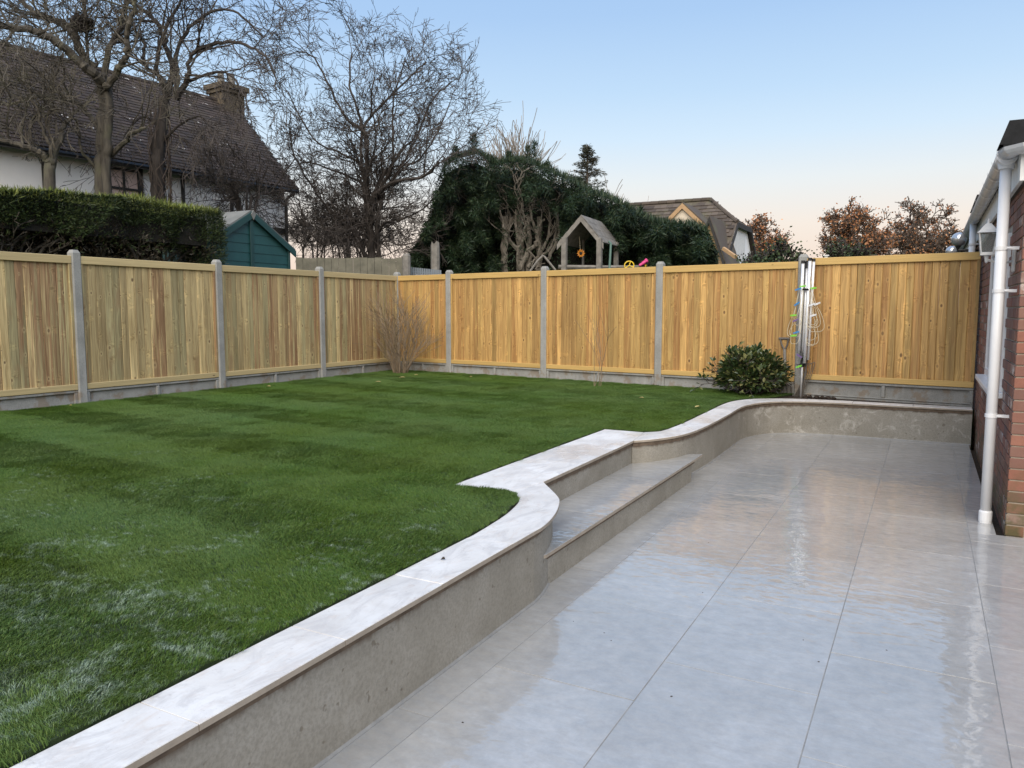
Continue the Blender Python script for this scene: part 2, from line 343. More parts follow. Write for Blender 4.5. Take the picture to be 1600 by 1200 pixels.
def M_brick():
    t = NT('red_facing_brick'); p = t.pos(); r = t.rand(); i = t.isl()
    q = t.math('FRACT', t.math('ADD', r, t.math('MULTIPLY', i, 3.7)))
    c = t.ramp(q, [(0, (0.225, 0.088, 0.058)), (0.25, (0.27, 0.120, 0.080)), (0.45, (0.165, 0.078, 0.060)), (0.62, (0.245, 0.130, 0.092)), (0.8, (0.135, 0.070, 0.058)), (0.92, (0.34, 0.23, 0.185)), (1, (0.20, 0.085, 0.06))])
    c = t.mix(t.ramp(t.noise(p, 16, 5, 0.7), [(0.45, (0,)*3), (0.7, (0.6,)*3)]), c, (0.17, 0.075, 0.05))
    # efflorescence on odd bricks, green damp at the foot
    ef = t.math('MULTIPLY', t.ramp(t.noise(p, 11, 5, 0.7), [(0.50, (0,)*3), (0.62, (1,)*3)]), t.ramp(q, [(0.86, (0,)*3), (0.9, (0.8,)*3)]))
    c = t.mix(ef, c, (0.55, 0.50, 0.46))
    g = t.n('SeparateXYZ'); t.l(p, g.inputs[0])
    al = t.math('MULTIPLY', t.ramp(g.outputs[2], [(0.12, (1,)*3), (0.5, (0,)*3)]), t.ramp(t.noise(p, 6, 4, 0.65), [(0.4, (0,)*3), (0.62, (0.85,)*3)]))
    c = t.mix(al, c, (0.070, 0.072, 0.025))
    return t.set(c, 0.85, t.bump(t.noise(p, 95, 4, 0.7), 0.45, 0.004))

M = {}
M['patio'] = M_patio(); M['coping'] = M_coping(); M['render'] = M_render()
M['mortar_bed'] = mat_simple('brown_mortar_bed', (0.085, 0.060, 0.042), (0.16, 0.12, 0.085), 18, 0.9)
M['grout'] = mat_simple('grey_grout', (0.20, 0.20, 0.195), (0.29, 0.29, 0.28), 12, 0.6)
M['concrete'] = M_concrete('precast_concrete', 0.95); M['concrete_warm'] = M_concrete('weathered_gravel_board_concrete', 0.80)
M['pine'] = mat_wood('pale_treated_pine', (0.47, 0.37, 0.19), (0.40, 0.345, 0.185), (0.285, 0.165, 0.085), (0.27, 0.175, 0.085))
M['gold'] = mat_wood('golden_treated_pine', (0.49, 0.305, 0.110), (0.43, 0.280, 0.100), (0.40, 0.215, 0.075), (0.33, 0.180, 0.060))
M['oldwood'] = mat_simple('weathered_grey_timber', (0.13, 0.12, 0.105), (0.24, 0.225, 0.20), 9, 0.85, 0.4, 40, 0.006, isl=0.15)
M['mosswood'] = mat_simple('mossy_grey_timber', (0.105, 0.10, 0.075), (0.175, 0.165, 0.125), 6, 0.9, 0.4, 40, 0.006, isl=0.25)
M['brownpost'] = mat_simple('dark_brown_timber', (0.085, 0.040, 0.020), (0.15, 0.075, 0.035), 10, 0.8)
M['grass'] = M_grass(); M['turf'] = M_turf()
M['soil'] = mat_simple('damp_soil', (0.018, 0.012, 0.008), (0.05, 0.035, 0.024), 25, 0.95, 0.8, 40, 0.03)
M['ground'] = mat_simple('rough_ground', (0.03, 0.045, 0.018), (0.06, 0.07, 0.03), 1.5, 0.95, 0.5, 20, 0.03)
M['shed'] = mat_simple('teal_green_shed_paint', (0.010, 0.058, 0.060), (0.014, 0.078, 0.078), 5, 0.55, 0.2, 60, 0.003)
M['shedtrim'] = mat_simple('dark_green_shed_trim', (0.008, 0.043, 0.044), (0.011, 0.058, 0.057), 5, 0.55)
M['felt'] = mat_simple('grey_roofing_felt', (0.13, 0.135, 0.13), (0.20, 0.205, 0.195), 6, 0.95, 0.3, 150)
M['whitewall'] = mat_simple('white_painted_render', (0.82, 0.82, 0.83), (0.88, 0.88, 0.88), 3, 0.8)
M['cream'] = mat_simple('cream_render', (0.62, 0.54, 0.42), (0.70, 0.61, 0.48), 3, 0.8)
M['buff'] = mat_simple('buff_brick', (0.24, 0.16, 0.08), (0.36, 0.25, 0.13), 22, 0.9)
M['timberblack'] = mat_simple('black_timber', (0.012, 0.011, 0.010), (0.03, 0.027, 0.024), 12, 0.7)
M['barge'] = mat_simple('tan_bargeboard', (0.38, 0.24, 0.12), (0.46, 0.30, 0.16), 6, 0.7)
M['tiles'] = M_tiles('dark_brown_clay_tiles', (0.030, 0.024, 0.022), (0.068, 0.050, 0.042), (0.060, 0.048, 0.032), 0.03)
M['tiles2'] = M_tiles('mossy_grey_brown_tiles', (0.052, 0.040, 0.032), (0.125, 0.100, 0.080), (0.12, 0.115, 0.065))
M['chimney'] = mat_simple('lichened_chimney_brick', (0.050, 0.040, 0.030), (0.145, 0.115, 0.075), 14, 0.9, 0.5, 30, 0.01)
M['brick'] = M_brick()
M['mortar'] = mat_simple('brick_mortar', (0.30, 0.25, 0.19), (0.42, 0.36, 0.29), 14, 0.9, 0.3, 120)
M['pvc'] = mat_simple('white_pvc', (0.76, 0.76, 0.77), (0.82, 0.82, 0.82), 5, 0.28, 0)
M['pvcdirty'] = mat_simple('grubby_white_pvc', (0.42, 0.42, 0.41), (0.66, 0.66, 0.65), 9, 0.4, 0)
M['gutterpvc'] = mat_simple('weathered_grey_white_pvc', (0.50, 0.50, 0.50), (0.64, 0.64, 0.64), 7, 0.35, 0)
M['whitepaint'] = mat_simple('white_painted_timber', (0.64, 0.64, 0.62), (0.78, 0.78, 0.76), 9, 0.5, 0.1)
M['roofblack'] = mat_simple('black_roof_felt', (0.005, 0.0055, 0.006), (0.013, 0.0135, 0.015), 14, 0.95, 0.4, 70, 0.006)
M['black'] = mat_simple('black_plastic', (0.010, 0.010, 0.011), (0.018, 0.018, 0.018), 14, 0.4, 0)
t = NT('window_glass'); M['glass'] = t.set((0.02, 0.025, 0.03), 0.04, Specular_IOR_Level=0.8)
t = NT('lantern_glass'); M['lglass'] = t.set((0.50, 0.54, 0.53), 0.10, Transmission_Weight=0.8, IOR=1.1)
t = NT('smoked_globe_glass'); M['globe'] = t.set((0.58, 0.59, 0.60), 0.10, Metallic=0.6, Specular_IOR_Level=0.8)
t = NT('aluminium'); M['alu'] = t.set((0.80, 0.81, 0.83), 0.35, Metallic=0.35)
t = NT('clothes_line'); M['line'] = t.set((0.62, 0.56, 0.42), 0.5)
for nm, cc in (('peg_green', (0.20, 0.62, 0.05)), ('peg_blue', (0.03, 0.22, 0.50)), ('peg_white', (0.72, 0.74, 0.76)), ('peg_purple', (0.16, 0.10, 0.26)),
               ('toy_yellow', (0.75, 0.52, 0.03)), ('toy_pink', (0.62, 0.05, 0.22)), ('orange', (0.80, 0.30, 0.02)), ('greenpipe', (0.10, 0.18, 0.15)), ('steel', (0.12, 0.105, 0.09)), ('bluegrey', (0.13, 0.16, 0.19))):
    t = NT(nm); M[nm] = t.set(cc, 0.45)
M['hedge'] = M_leaf('clipped_conifer_sprays', [(0, (0.015, 0.026, 0.009)), (0.5, (0.026, 0.046, 0.013)), (0.8, (0.040, 0.064, 0.017)), (1, (0.066, 0.086, 0.026))])
M['hedgetop'] = M_leaf('yellow_green_conifer_tips', [(0, (0.070, 0.105, 0.018)), (0.5, (0.135, 0.165, 0.030)), (1, (0.190, 0.210, 0.045))])  # paler and yellower than the sprays on the hedge front
M['hedgebrown'] = M_leaf('dry_conifer_sprays', [(0, (0.022, 0.020, 0.013)), (0.6, (0.045, 0.038, 0.022)), (1, (0.080, 0.060, 0.034))])
M['core'] = mat_simple('foliage_shade', (0.006, 0.006, 0.004), (0.014, 0.012, 0.008), 9, 1.0, 0.5, 20, 0.05)  # near-black colour stands in for the shade deep inside foliage
M['leyland'] = M_leaf('leylandii_sprays', [(0, (0.010, 0.024, 0.012)), (0.5, (0.018, 0.038, 0.016)), (0.85, (0.030, 0.054, 0.020)), (1, (0.060, 0.078, 0.032))])
M['spruce'] = M_leaf('spruce_needles', [(0, (0.035, 0.040, 0.030)), (0.6, (0.06, 0.065, 0.042)), (1, (0.11, 0.095, 0.065))])
M['oakleaf'] = M_leaf('russet_oak_leaves', [(0, (0.22, 0.080, 0.028)), (0.5, (0.36, 0.150, 0.058)), (1, (0.48, 0.25, 0.12))])
M['laurel'] = M_leaf('glossy_shrub_leaves', [(0, (0.016, 0.034, 0.012)), (0.5, (0.034, 0.060, 0.018)), (0.74, (0.080, 0.105, 0.030)), (0.88, (0.17, 0.18, 0.06)), (1, (0.28, 0.27, 0.12))], rough=0.35, spec=0.6)
M['bush'] = M_leaf('dark_bush_leaves', [(0, (0.018, 0.036, 0.012)), (0.6, (0.036, 0.062, 0.020)), (1, (0.070, 0.090, 0.032))])
M['bark'] = M_bark('mossy_bark', (0.040, 0.034, 0.027), (0.105, 0.092, 0.070), (0.100, 0.098, 0.058), 0.54)
M['barkdark'] = M_bark('dark_bark', (0.028, 0.023, 0.020), (0.068, 0.056, 0.048))
M['twig'] = M_bark('bare_twigs', (0.050, 0.038, 0.032), (0.105, 0.082, 0.066))
M['twigtan'] = M_bark('tan_twigs', (0.145, 0.105, 0.066), (0.235, 0.18, 0.12))
M['palebark'] = M_bark('pale_dead_wood', (0.12, 0.105, 0.085), (0.23, 0.205, 0.17))
M['oakbark'] = M_bark('oak_bark', (0.075, 0.055, 0.042), (0.145, 0.11, 0.085))
M['paletwig'] = M_bark('pale_far_twigs', (0.22, 0.19, 0.165), (0.32, 0.285, 0.25))
M['blind'] = mat_simple('pale_pink_blind', (0.50, 0.36, 0.32), (0.60, 0.47, 0.42), 4, 0.8, 0)
M['stone_edge'] = mat_simple('tan_porcelain_body', (0.25, 0.21, 0.165), (0.36, 0.31, 0.25), 9, 0.7)
M['deadleaf'] = mat_simple('fallen_leaf', (0.42, 0.33, 0.11), (0.50, 0.42, 0.20), 30, 0.7, 0)

# ================================================================== the lie of the land
LAWN = 0.398; COP = 0.39
E0 = 8.72; D0 = 13.08
def leftpost(i):
    Y = E0 * (1 + 0.192 * i); x = (123 + 285.8 * i) / (1 + 0.192 * i); return c2w((x - 800) / 1202.0 * Y, Y)
def backpost(i):
    Y = D0 * (1 - 0.0866 * i); x = (703 + 74.3 * i) / (1 - 0.0866 * i); return c2w((x - 800) / 1202.0 * Y, Y)
CORNER = (leftpost(3) + backpost(-0.632)) / 2
ldir = (CORNER - leftpost(-1)).normalized(); bdir = (backpost(4) - CORNER).normalized()
LN = Vector((-ldir.y, ldir.x, 0)); BN = Vector((-bdir.y, bdir.x, 0))    # away from the garden

g = MB(); S = 900
g.add([(-S,-S,-0.16),(S,-S,-0.16),(S,S,-0.16),(-S,S,-0.16)], [(0,1,2,3)])
tag(g.build('ground', M['ground']), kind='structure')
# neighbouring gardens stand level with the lawn
hold = [leftpost(-1) - ldir*12 + LN*0.1, CORNER + LN*0.1 + BN*0.1, backpost(4) + bdir*0.1 + BN*0.1]
g = MB(); o = [(-S, hold[0].y), (-S, S), (S, S), (S, hold[2].y)]
g.add([(hold[0].x,hold[0].y,0.33),(hold[1].x,hold[1].y,0.33),(hold[2].x,hold[2].y,0.33)] + [(x,y,0.33) for x,y in (o[3],o[2],o[1],o[0])], [(0,1,5),(0,5,6),(1,2,4),(1,4,5),(2,3,4)])
for p_ in (hold,):
    for a, b in ((0,1),(1,2)):
        g.add([(hold[a].x,hold[a].y,-0.17),(hold[b].x,hold[b].y,-0.17),(hold[b].x,hold[b].y,0.33),(hold[a].x,hold[a].y,0.33)], [(0,1,2,3)])
tag(g.build('terrain', M['ground']), kind='structure')

# ---- outline of the raised bed: front and back edges of the coping
def run1F(v): return Vector((-1.590 - 0.010*v, v, 0))
def run1B(v): return Vector((-1.828 - 0.008*v, v, 0))
noseF = catmull([(-1.622,3.32,0),(-1.640,3.45,0),(-1.685,3.63,0),(-1.755,3.82,0),(-1.83,3.95,0),(-2.055,4.23,0)], 5)
noseB = catmull([(-1.853,3.05,0),(-1.868,3.22,0),(-1.895,3.45,0),(-1.955,3.70,0),(-2.03,3.83,0),(-2.11,3.893,0)], 5)
tip = [(-2.2,3.902,0),(-2.48,3.88,0)]
F3 = catmull([(-2.075,5.955,0),(-1.93,6.14,0),(-1.80,6.48,0),(-1.752,7.01,0),(-1.752,7.9,0),(-1.765,8.6,0),(-1.72,8.95,0),(-1.6,9.24,0),(-1.42,9.42,0),(-1.22,9.505,0),(-0.72,9.56,0),(-0.1,9.56,0),(0.47,9.56,0)], 6)
B3 = catmull([(-2.14,6.41,0),(-2.03,6.56,0),(-2.0,6.9,0),(-1.992,7.3,0),(-2.0,8.1,0),(-2.0,8.81,0),(-1.95,9.2,0),(-1.78,9.52,0),(-1.5,9.70,0),(-1.22,9.765,0),(-0.72,9.79,0),(-0.1,9.79,0),(0.47,9.79,0)], 6)

# ---- lawn
def offset(path, d):
    out = []
    for i, p in enumerate(path):
        t_ = (path[min(i+1, len(path)-1)] - path[max(i-1, 0)]); t_.normalize(); out.append(p + Vector((-t_.y, t_.x, 0))*d)
    return out
lawn_edge = [run1B(v) for v in (-3.0, 0.0, 1.5)] + noseB + [Vector(p) for p in tip] + [Vector((-2.505,3.9,0)), Vector((-2.505,6.41,0)), Vector((-2.14,6.41,0))] + B3[1:46]
q1 = CORNER + bdir*((Vector((-1.45,10.3,0)) - CORNER).dot(bdir)) - BN*0.04
lawn_poly = lawn_edge + [q1, CORNER - BN*0.04 - LN*0.04, leftpost(-1) - ldir*3.5 - LN*0.04]
m = MB(); m.prism([(p.x, p.y) for p in lawn_poly], 0.06, 0.381); tag(m.build('soil', M['soil']), kind='structure')
lawn_in = offset(lawn_edge, 0.014); lawn_poly = lawn_in + lawn_poly[len(lawn_edge):]
poly2 = np.array([(p.x, p.y) for p in lawn_poly])
def inside(x, y):
    x = np.asarray(x); y = np.asarray(y); c = np.zeros(x.shape, bool); n = len(poly2); j = n - 1
    for i in range(n):
        xi, yi = poly2[i]; xj, yj = poly2[j]
        if yi != yj: c ^= ((yi > y) != (yj > y)) & (x < (xj-xi)*(y-yi)/(yj-yi)+xi)
        j = i
    return c
def edge_dist(x, y):
    d = np.full(np.shape(x), 1e9); n = len(poly2)
    for i in range(n):
        a = poly2[i]; b = poly2[(i+1) % n]; ab = b - a; L2 = max(ab @ ab, 1e-9)
        t = np.clip(((x-a[0])*ab[0] + (y-a[1])*ab[1]) / L2, 0, 1)
        d = np.minimum(d, np.hypot(x-a[0]-t*ab[0], y-a[1]-t*ab[1]))
    return d
m = MB(); m.prism([(p.x, p.y) for p in lawn_poly], 0.10, LAWN)
lawn = tag(m.build('lawn', M['turf']), kind='structure')
# earth under the coping's back edge and in the bed by the fence
m = MB(); bed = [(p.x, p.y) for p in B3[42:]] + [(0.47, 10.2), (backpost(3.9).x, backpost(3.9).y)] + [(q1.x, q1.y)]
m.prism(bed, 0.05, 0.372); tag(m.build('soil_bed', M['soil']), kind='structure')

# ---- grass: tufted patches spread over the lawn
def grass_patch(seed, n=620, half=0.085, lean=0.95):
    r = random.Random(seed); vs = []; fs = []
    for i in range(n):
        rr = half * 1.15 * math.sqrt(r.random()); ta = r.uniform(0, 6.283); x, y = rr*math.cos(ta), rr*math.sin(ta)
        h = r.uniform(0.010, 0.019); wd = r.uniform(0.0008, 0.0014); a = r.uniform(0, math.pi); dx, dy = math.cos(a)*wd, math.sin(a)*wd
        lx = lean*h*r.uniform(0.4, 1.3) + r.gauss(0, 0.45)*h; ly = r.gauss(0, 0.5)*h
        o = len(vs)
        vs += [(x-dx,y-dy,-0.004),(x+dx,y+dy,-0.004),(x+lx*0.4+dx*0.8,y+ly*0.4+dy*0.8,h*0.6),(x+lx*0.4-dx*0.8,y+ly*0.4-dy*0.8,h*0.6),(x+lx,y+ly,h*r.uniform(0.75,1))]
        fs += [(o,o+1,o+2,o+3),(o+3,o+2,o+4)]
    me = bpy.data.meshes.new('grass_tuft'); me.from_pydata(vs, [], fs); me.materials.append(M['grass'])
    return bpy.data.objects.new('grass_tuft', me)
tufts = bpy.data.collections.new('grass_tufts')
for k in range(5): tufts.objects.link(grass_patch(100 + k))
rng = np.random.default_rng(5)
SP = 0.098
xs, ys = np.meshgrid(np.arange(-8.9, -1.3, SP), np.arange(-0.8, 12.0, SP))
xs = (xs + rng.uniform(-0.045, 0.045, xs.shape)).ravel(); ys = (ys + rng.uniform(-0.045, 0.045, ys.shape)).ravel()
# finer points along the edge
ex, ey = [], []
for i in range(len(lawn_poly)-3):
    a, b = poly2[i], poly2[i+1]; ln_ = np.hypot(*(b-a)); k = max(1, int(ln_/0.05)); 
    for q in range(k):
        t_ = (q + rng.random())/k; p_ = a+(b-a)*t_; nn = np.array([-(b-a)[1], (b-a)[0]])/max(ln_,1e-6)
        ex.append(p_[0]+nn[0]*0.045); ey.append(p_[1]+nn[1]*0.045)
fwd = np.array([-sA, cA])
keep = inside(xs, ys) & (edge_dist(xs, ys) > 0.06) & ((xs*fwd[0]+ys*fwd[1]) > 0.9) & (np.abs(xs*cA+ys*sA) < 0.80*(xs*fwd[0]+ys*fwd[1])+0.9)
px_, py_ = xs[keep], ys[keep]
ex, ey = np.array(ex), np.array(ey); ke = inside(ex, ey)
nmain = len(px_); px_ = np.concatenate([px_, ex[ke]]); py_ = np.concatenate([py_, ey[ke]])
stripe = np.floor((py_ + 0.13*px_ + 0.35) / 0.62).astype(int) % 2
rot = np.where(stripe == 0, 0.15, math.pi + 0.15) + rng.normal(0, 0.5, len(px_))
scl_ = np.concatenate([rng.uniform(0.85, 1.15, nmain), rng.uniform(0.5, 0.72, len(px_)-nmain)])
me = bpy.data.meshes.new('lawn_grass'); me.from_pydata([(x, y, LAWN) for x, y in zip(px_, py_)], [], [])
for nm, arr, ty in (('rot', rot, 'FLOAT'), ('size', scl_, 'FLOAT'), ('kind_of', rng.integers(0, 5, len(px_)), 'INT')):
    at_ = me.attributes.new(nm, ty, 'POINT'); at_.data.foreach_set('value', arr.astype(np.int32 if ty == 'INT' else np.float32))
go = bpy.data.objects.new('lawn_grass', me); COL.objects.link(go); me.materials.append(M['grass'])
tag(go, 'short frosted mown grass covering the raised lawn', 'grass', kind='stuff')
ng = bpy.data.node_groups.new('grass', 'GeometryNodeTree')
ng.interface.new_socket('Geometry', in_out='INPUT', socket_type='NodeSocketGeometry'); ng.interface.new_socket('Geometry', in_out='OUTPUT', socket_type='NodeSocketGeometry')
gi = ng.nodes.new('NodeGroupInput'); gout = ng.nodes.new('NodeGroupOutput'); iop = ng.nodes.new('GeometryNodeInstanceOnPoints'); ci = ng.nodes.new('GeometryNodeCollectionInfo')
ci.inputs['Collection'].default_value = tufts; ci.inputs['Separate Children'].default_value = True; ci.inputs['Reset Children'].default_value = True
def attr(nm, ty):
    a = ng.nodes.new('GeometryNodeInputNamedAttribute'); a.data_type = ty; a.inputs['Name'].default_value = nm; return a.outputs['Attribute']
cx = ng.nodes.new('ShaderNodeCombineXYZ'); ng.links.new(attr('rot', 'FLOAT'), cx.inputs['Z'])
ng.links.new(gi.outputs[0], iop.inputs['Points']); ng.links.new(ci.outputs[0], iop.inputs['Instance']); iop.inputs['Pick Instance'].default_value = True
ng.links.new(attr('kind_of', 'INT'), iop.inputs['Instance Index']); ng.links.new(cx.outputs[0], iop.inputs['Rotation']); ng.links.new(attr('size', 'FLOAT'), iop.inputs['Scale'])
ng.links.new(iop.outputs[0], gout.inputs[0])
md = go.modifiers.new('grass', 'NODES'); md.node_group = ng

# ================================================================== patio
m = MB(); m.box((-2.3, -4.0, -0.13), (4.5, 5.78, -0.0018)); m.box((-2.3, 5.78, -0.13), (0.455, 9.62, -0.0018))
patio = tag(m.build('patio', M['grout']), kind='structure')
def slab(u0, u1, v0, v1):
    gp = 0.0020; c = 0.0004
    q = MB(); q.cham((u0+gp, v0+gp, -0.02), (u1-gp, v1-gp, rnd.uniform(-0.0006, 0.0006)), c)
    q.build('paving_slab', M['patio'], patio, loc=((u0+u1)/2, (v0+v1)/2, 0))
SLB = 0.868
cols = [(-2.10, -1.50, 2.174), (-1.50, -0.90, 4.37), (-0.90, -0.30, 3.0), (-0.30, 0.30, 3.42), (0.30, 0.90, 2.95), (0.90, 1.5, 3.3), (1.5, 2.1, 3.0)]
for u0, u1, ph in cols:
    v = ph - SLB*math.ceil((ph+1.8)/SLB)
    while v < 9.60:
        v1 = min(v + SLB, 9.62)
        if u1 <= 0.31: slab(u0, u1, v, v1)
        else:
            if v1 <= 5.78: slab(u0, u1, v, v1)
            elif v < 5.78:
                slab(u0, u1, v, 5.78)
                if u0 < 0.45: slab(u0, 0.455, 5.78, v1)
            elif u0 < 0.45: slab(u0, 0.455, v, v1)
        v = v1
# a few grit crumbs and leaf bits on the wet paving
for k, (px, py) in enumerate([(1107, 848), (1098, 926), (944, 989), (896, 971), (955, 1001), (1255, 1000), (1279, 1034), (1385, 1016), (723, 1129), (1049, 1088)]):
    a = (600-py)/1202.0; fz = -sP+a*cP; Y = -EYE/fz*(cP+a*sP); p = at(px, py, Y)
    q = MB(); s_ = 0.0028+0.0022*rnd.random(); n_ = 6
    q.add([(p.x+s_*math.cos(t*6.283/n_)*(0.7+0.6*rnd.random()), p.y+s_*math.sin(t*6.283/n_)*(0.7+0.6*rnd.random()), 0.0005) for t in range(n_)]+[(p.x, p.y, 0.0025)], [(i, (i+1) % n_, n_) for i in range(n_)])
    tag(q.build('grit_crumb', M['barkdark'], loc=(p.x, p.y, 0.0005)), 'tiny dark crumb of grit lying on the wet paving', 'crumb', 'crumbs on the wet paving')

# ================================================================== retaining wall with coping
wall = thing('retaining_wall', 'rendered grey retaining wall with pale coping curving round the wet patio', 'wall', (-1.7, 3.0, 0))
face = [run1F(v) for v in np.linspace(-3, 3.2, 14)] + noseF
f_near = offset(face, 0.040); f_rise = offset([Vector((-2.055,4.1,0)), Vector((-2.075,6.2,0))], 0.024); f_far = offset(F3, 0.022)
def ribbon(path, back, z0, z1, rough=0.0):
    m = MB(); n = len(path); bk = offset(path, back)
    vs = []
    for p, b in zip(path, bk): vs += [(p.x,p.y,z0),(p.x,p.y,z1),(b.x,b.y,z1),(b.x,b.y,z0)]
    fs = []
    for i in range(n-1):
        a, c = 4*i, 4*(i+1)
        for k in range(4): fs.append((a+k, c+k, c+(k+1)%4, a+(k+1)%4))
    fs += [(0,1,2,3), (4*n-1,4*n-2,4*n-3,4*n-4)]
    return m.add(vs, fs)
tag(ribbon(f_near, 0.16, -0.1, 0.352).build('rendered_face', M['render'], wall), 'grey brown render with damp stains below the coping')
ribbon(f_rise, 0.16, 0.0, 0.352).build('rendered_face', M['render'], wall)
ribbon(f_far, 0.16, -0.1, 0.352).build('rendered_face', M['render'], wall)
for pth, d in ((face, 0.030), ([Vector((-2.055,4.2,0)), Vector((-2.075,6.0,0))], 0.016), (F3, 0.014)):
    ribbon(offset(pth, d), 0.15, 0.338, 0.3725).build('mortar_bed', M['mortar_bed'], wall)
for pth in (f_near, f_far):
    q = offset(pth, -0.007); fm = MB(); vs = []
    for a_, b_ in zip(q, offset(pth, 0.002)): vs += [(a_.x, a_.y, -0.004), (a_.x, a_.y, 0.003), (b_.x, b_.y, 0.014), (b_.x, b_.y, -0.004)]
    fm.add(vs, [(4*i+k, 4*i+4+k, 4*i+4+(k+1)%4, 4*i+(k+1)%4) for i in range(len(q)-1) for k in range(4)]); fm.build('foot_joint', M['grout'], wall)
def stone(poly, parent=wall, z0=0.370, z1=COP, name='coping_stone', mat='coping'):
    poly = [Vector((p[0], p[1], 0)) for p in poly]; c = sum(poly, Vector())/len(poly)
    ar = sum(poly[i].x*poly[(i+1)%len(poly)].y-poly[(i+1)%len(poly)].x*poly[i].y for i in range(len(poly)))
    if ar < 0: poly = poly[::-1]
    n = len(poly); ins = []
    for i in range(n):      # 2 mm joint + 2 mm arris
        a, b, d = poly[i-1], poly[i], poly[(i+1) % n]
        e1 = (b-a).normalized(); e2 = (d-b).normalized(); nn = (Vector((-e1.y,e1.x,0))+Vector((-e2.y,e2.x,0)))
        nn = nn.normalized() if nn.length > 1e-6 else Vector((0,0,0)); ins.append(nn)
    zj = rnd.uniform(-0.001, 0.001)
    r0 = [p+q*0.002 for p, q in zip(poly, ins)]; r1 = [p+q*0.0035 for p, q in zip(poly, ins)]
    vs = [(p.x,p.y,z0) for p in r0]+[(p.x,p.y,z1-0.0025+zj) for p in r0]+[(p.x,p.y,z1+zj) for p in r1]
    fs = [tuple(range(n))[::-1]]+[(i,(i+1)%n,n+(i+1)%n,n+i) for i in range(n)]+[(n+i,n+(i+1)%n,2*n+(i+1)%n,2*n+i) for i in range(n)]+[tuple(range(2*n,3*n))]
    m = MB(); m.add(vs, fs); ob = m.build(name, M[mat], parent, loc=(c.x, c.y, 0.38)); ob.data.materials.append(M['stone_edge'])
    for k_ in range(n+1): ob.data.polygons[k_].material_index = 1
    return ob
js = [-2.745, -2.17, -1.595, -1.02, -0.445, 0.13, 0.705, 1.28, 1.855, 2.43]
for a, b in zip(js, js[1:]): stone([run1F(a), run1F(b), run1B(b), run1B(a)])
stone([run1F(2.43), run1F(3.02), run1B(3.0), run1B(2.43)])
stone([run1F(3.02), run1F(3.2)] + noseF + [noseB[-1]] + noseB[::-1][1:] + [run1B(3.0)])
stone([(-2.055,4.23), (-2.06,4.85), (-2.505,4.85), (-2.505,3.9), (-2.48,3.88), (-2.2,3.902), (-2.11,3.893)])
stone([(-2.06,4.85), (-2.067,5.5), (-2.505,5.5), (-2.505,4.85)])
stone([(-2.067,5.5), (-2.075,5.955), (-2.14,6.41), (-2.505,6.41), (-2.505,5.5)])
cuts = [0, 15, 21, 26, 32, 40, 47, 54, 60, 66, len(F3)-1]
for a, b in zip(cuts, cuts[1:]): stone(F3[a:b+1] + B3[a:b+1][::-1])

# ---- the step let into the wall
step = thing('garden_step', 'pale porcelain step with a rendered riser let into the curved wall', 'step', (-1.8, 5.0, 0))
m = MB(); m.prism([(-2.12, 3.75), (-1.80, 3.44), (-1.712, 3.44), (-1.712, 6.40), (-1.80, 6.72), (-2.12, 6.72)], -0.1, 0.152); m.build('riser', M['render'], step)
m = MB(); m.prism([(-2.12, 3.72), (-1.80, 3.46), (-1.702, 3.46), (-1.702, 6.46), (-1.80, 6.70), (-2.12, 6.70)], 0.150, 0.1765); m.build('mortar_bed', M['mortar_bed'], step)
nf = offset(noseF, 0.04)
stone([(-1.679,3.50), (-1.680,4.35), (-2.14,4.35), (-2.14,4.15)] + [(p.x, p.y) for p in offset(noseF, 0.075)[::-1]][:22], step, 0.175, 0.195, 'tread_stone', 'patio')
stone([(-1.680,4.35), (-1.681,5.25), (-2.14,5.25), (-2.14,4.35)], step, 0.175, 0.195, 'tread_stone', 'patio')
stone([(-1.681,5.25), (-1.684,6.66), (-1.80,6.60), (-1.87,6.40), (-1.97,6.2), (-2.14,6.02), (-2.14,5.25)], step, 0.175, 0.195, 'tread_stone', 'patio')

# ================================================================== boundary fence
ZB = 0.555; PH = 1.50
def board_mesh(wd, h, mat):
    m = MB(); c = 0.006; x0, x1 = -wd/2, wd/2; y0, y1 = -0.008, 0.008
    pr = [(x0+c,y0),(x1-c,y0),(x1,y0+c),(x1,y1),(x0,y1),(x0,y0+c)]; n = len(pr)
    vs = [(x,y,0) for x,y in pr]+[(x,y,h) for x,y in pr]
    m.add(vs, [tuple(range(n))[::-1], tuple(range(n,2*n))]+[(i,(i+1)%n,n+(i+1)%n,n+i) for i in range(n)])
    return mesh_of(m, 'board', mat)
BM = {}
for mk in ('pine', 'gold'):
    for k, wd in enumerate((0.078, 0.088, 0.097, 0.106)): BM[mk, k] = board_mesh(wd, PH, M[mk])
WD = (0.078, 0.088, 0.097, 0.106)
def rail(L_, h, d, mat, nm, parent, z, y):
    m = MB(); m.cham((0, -d/2, 0), (L_, d/2, h), 0.005); local(nm, mesh_of(m, nm, M[mat]), None, parent, (0, y, z))
def rail_grain(mat): return M[mat]
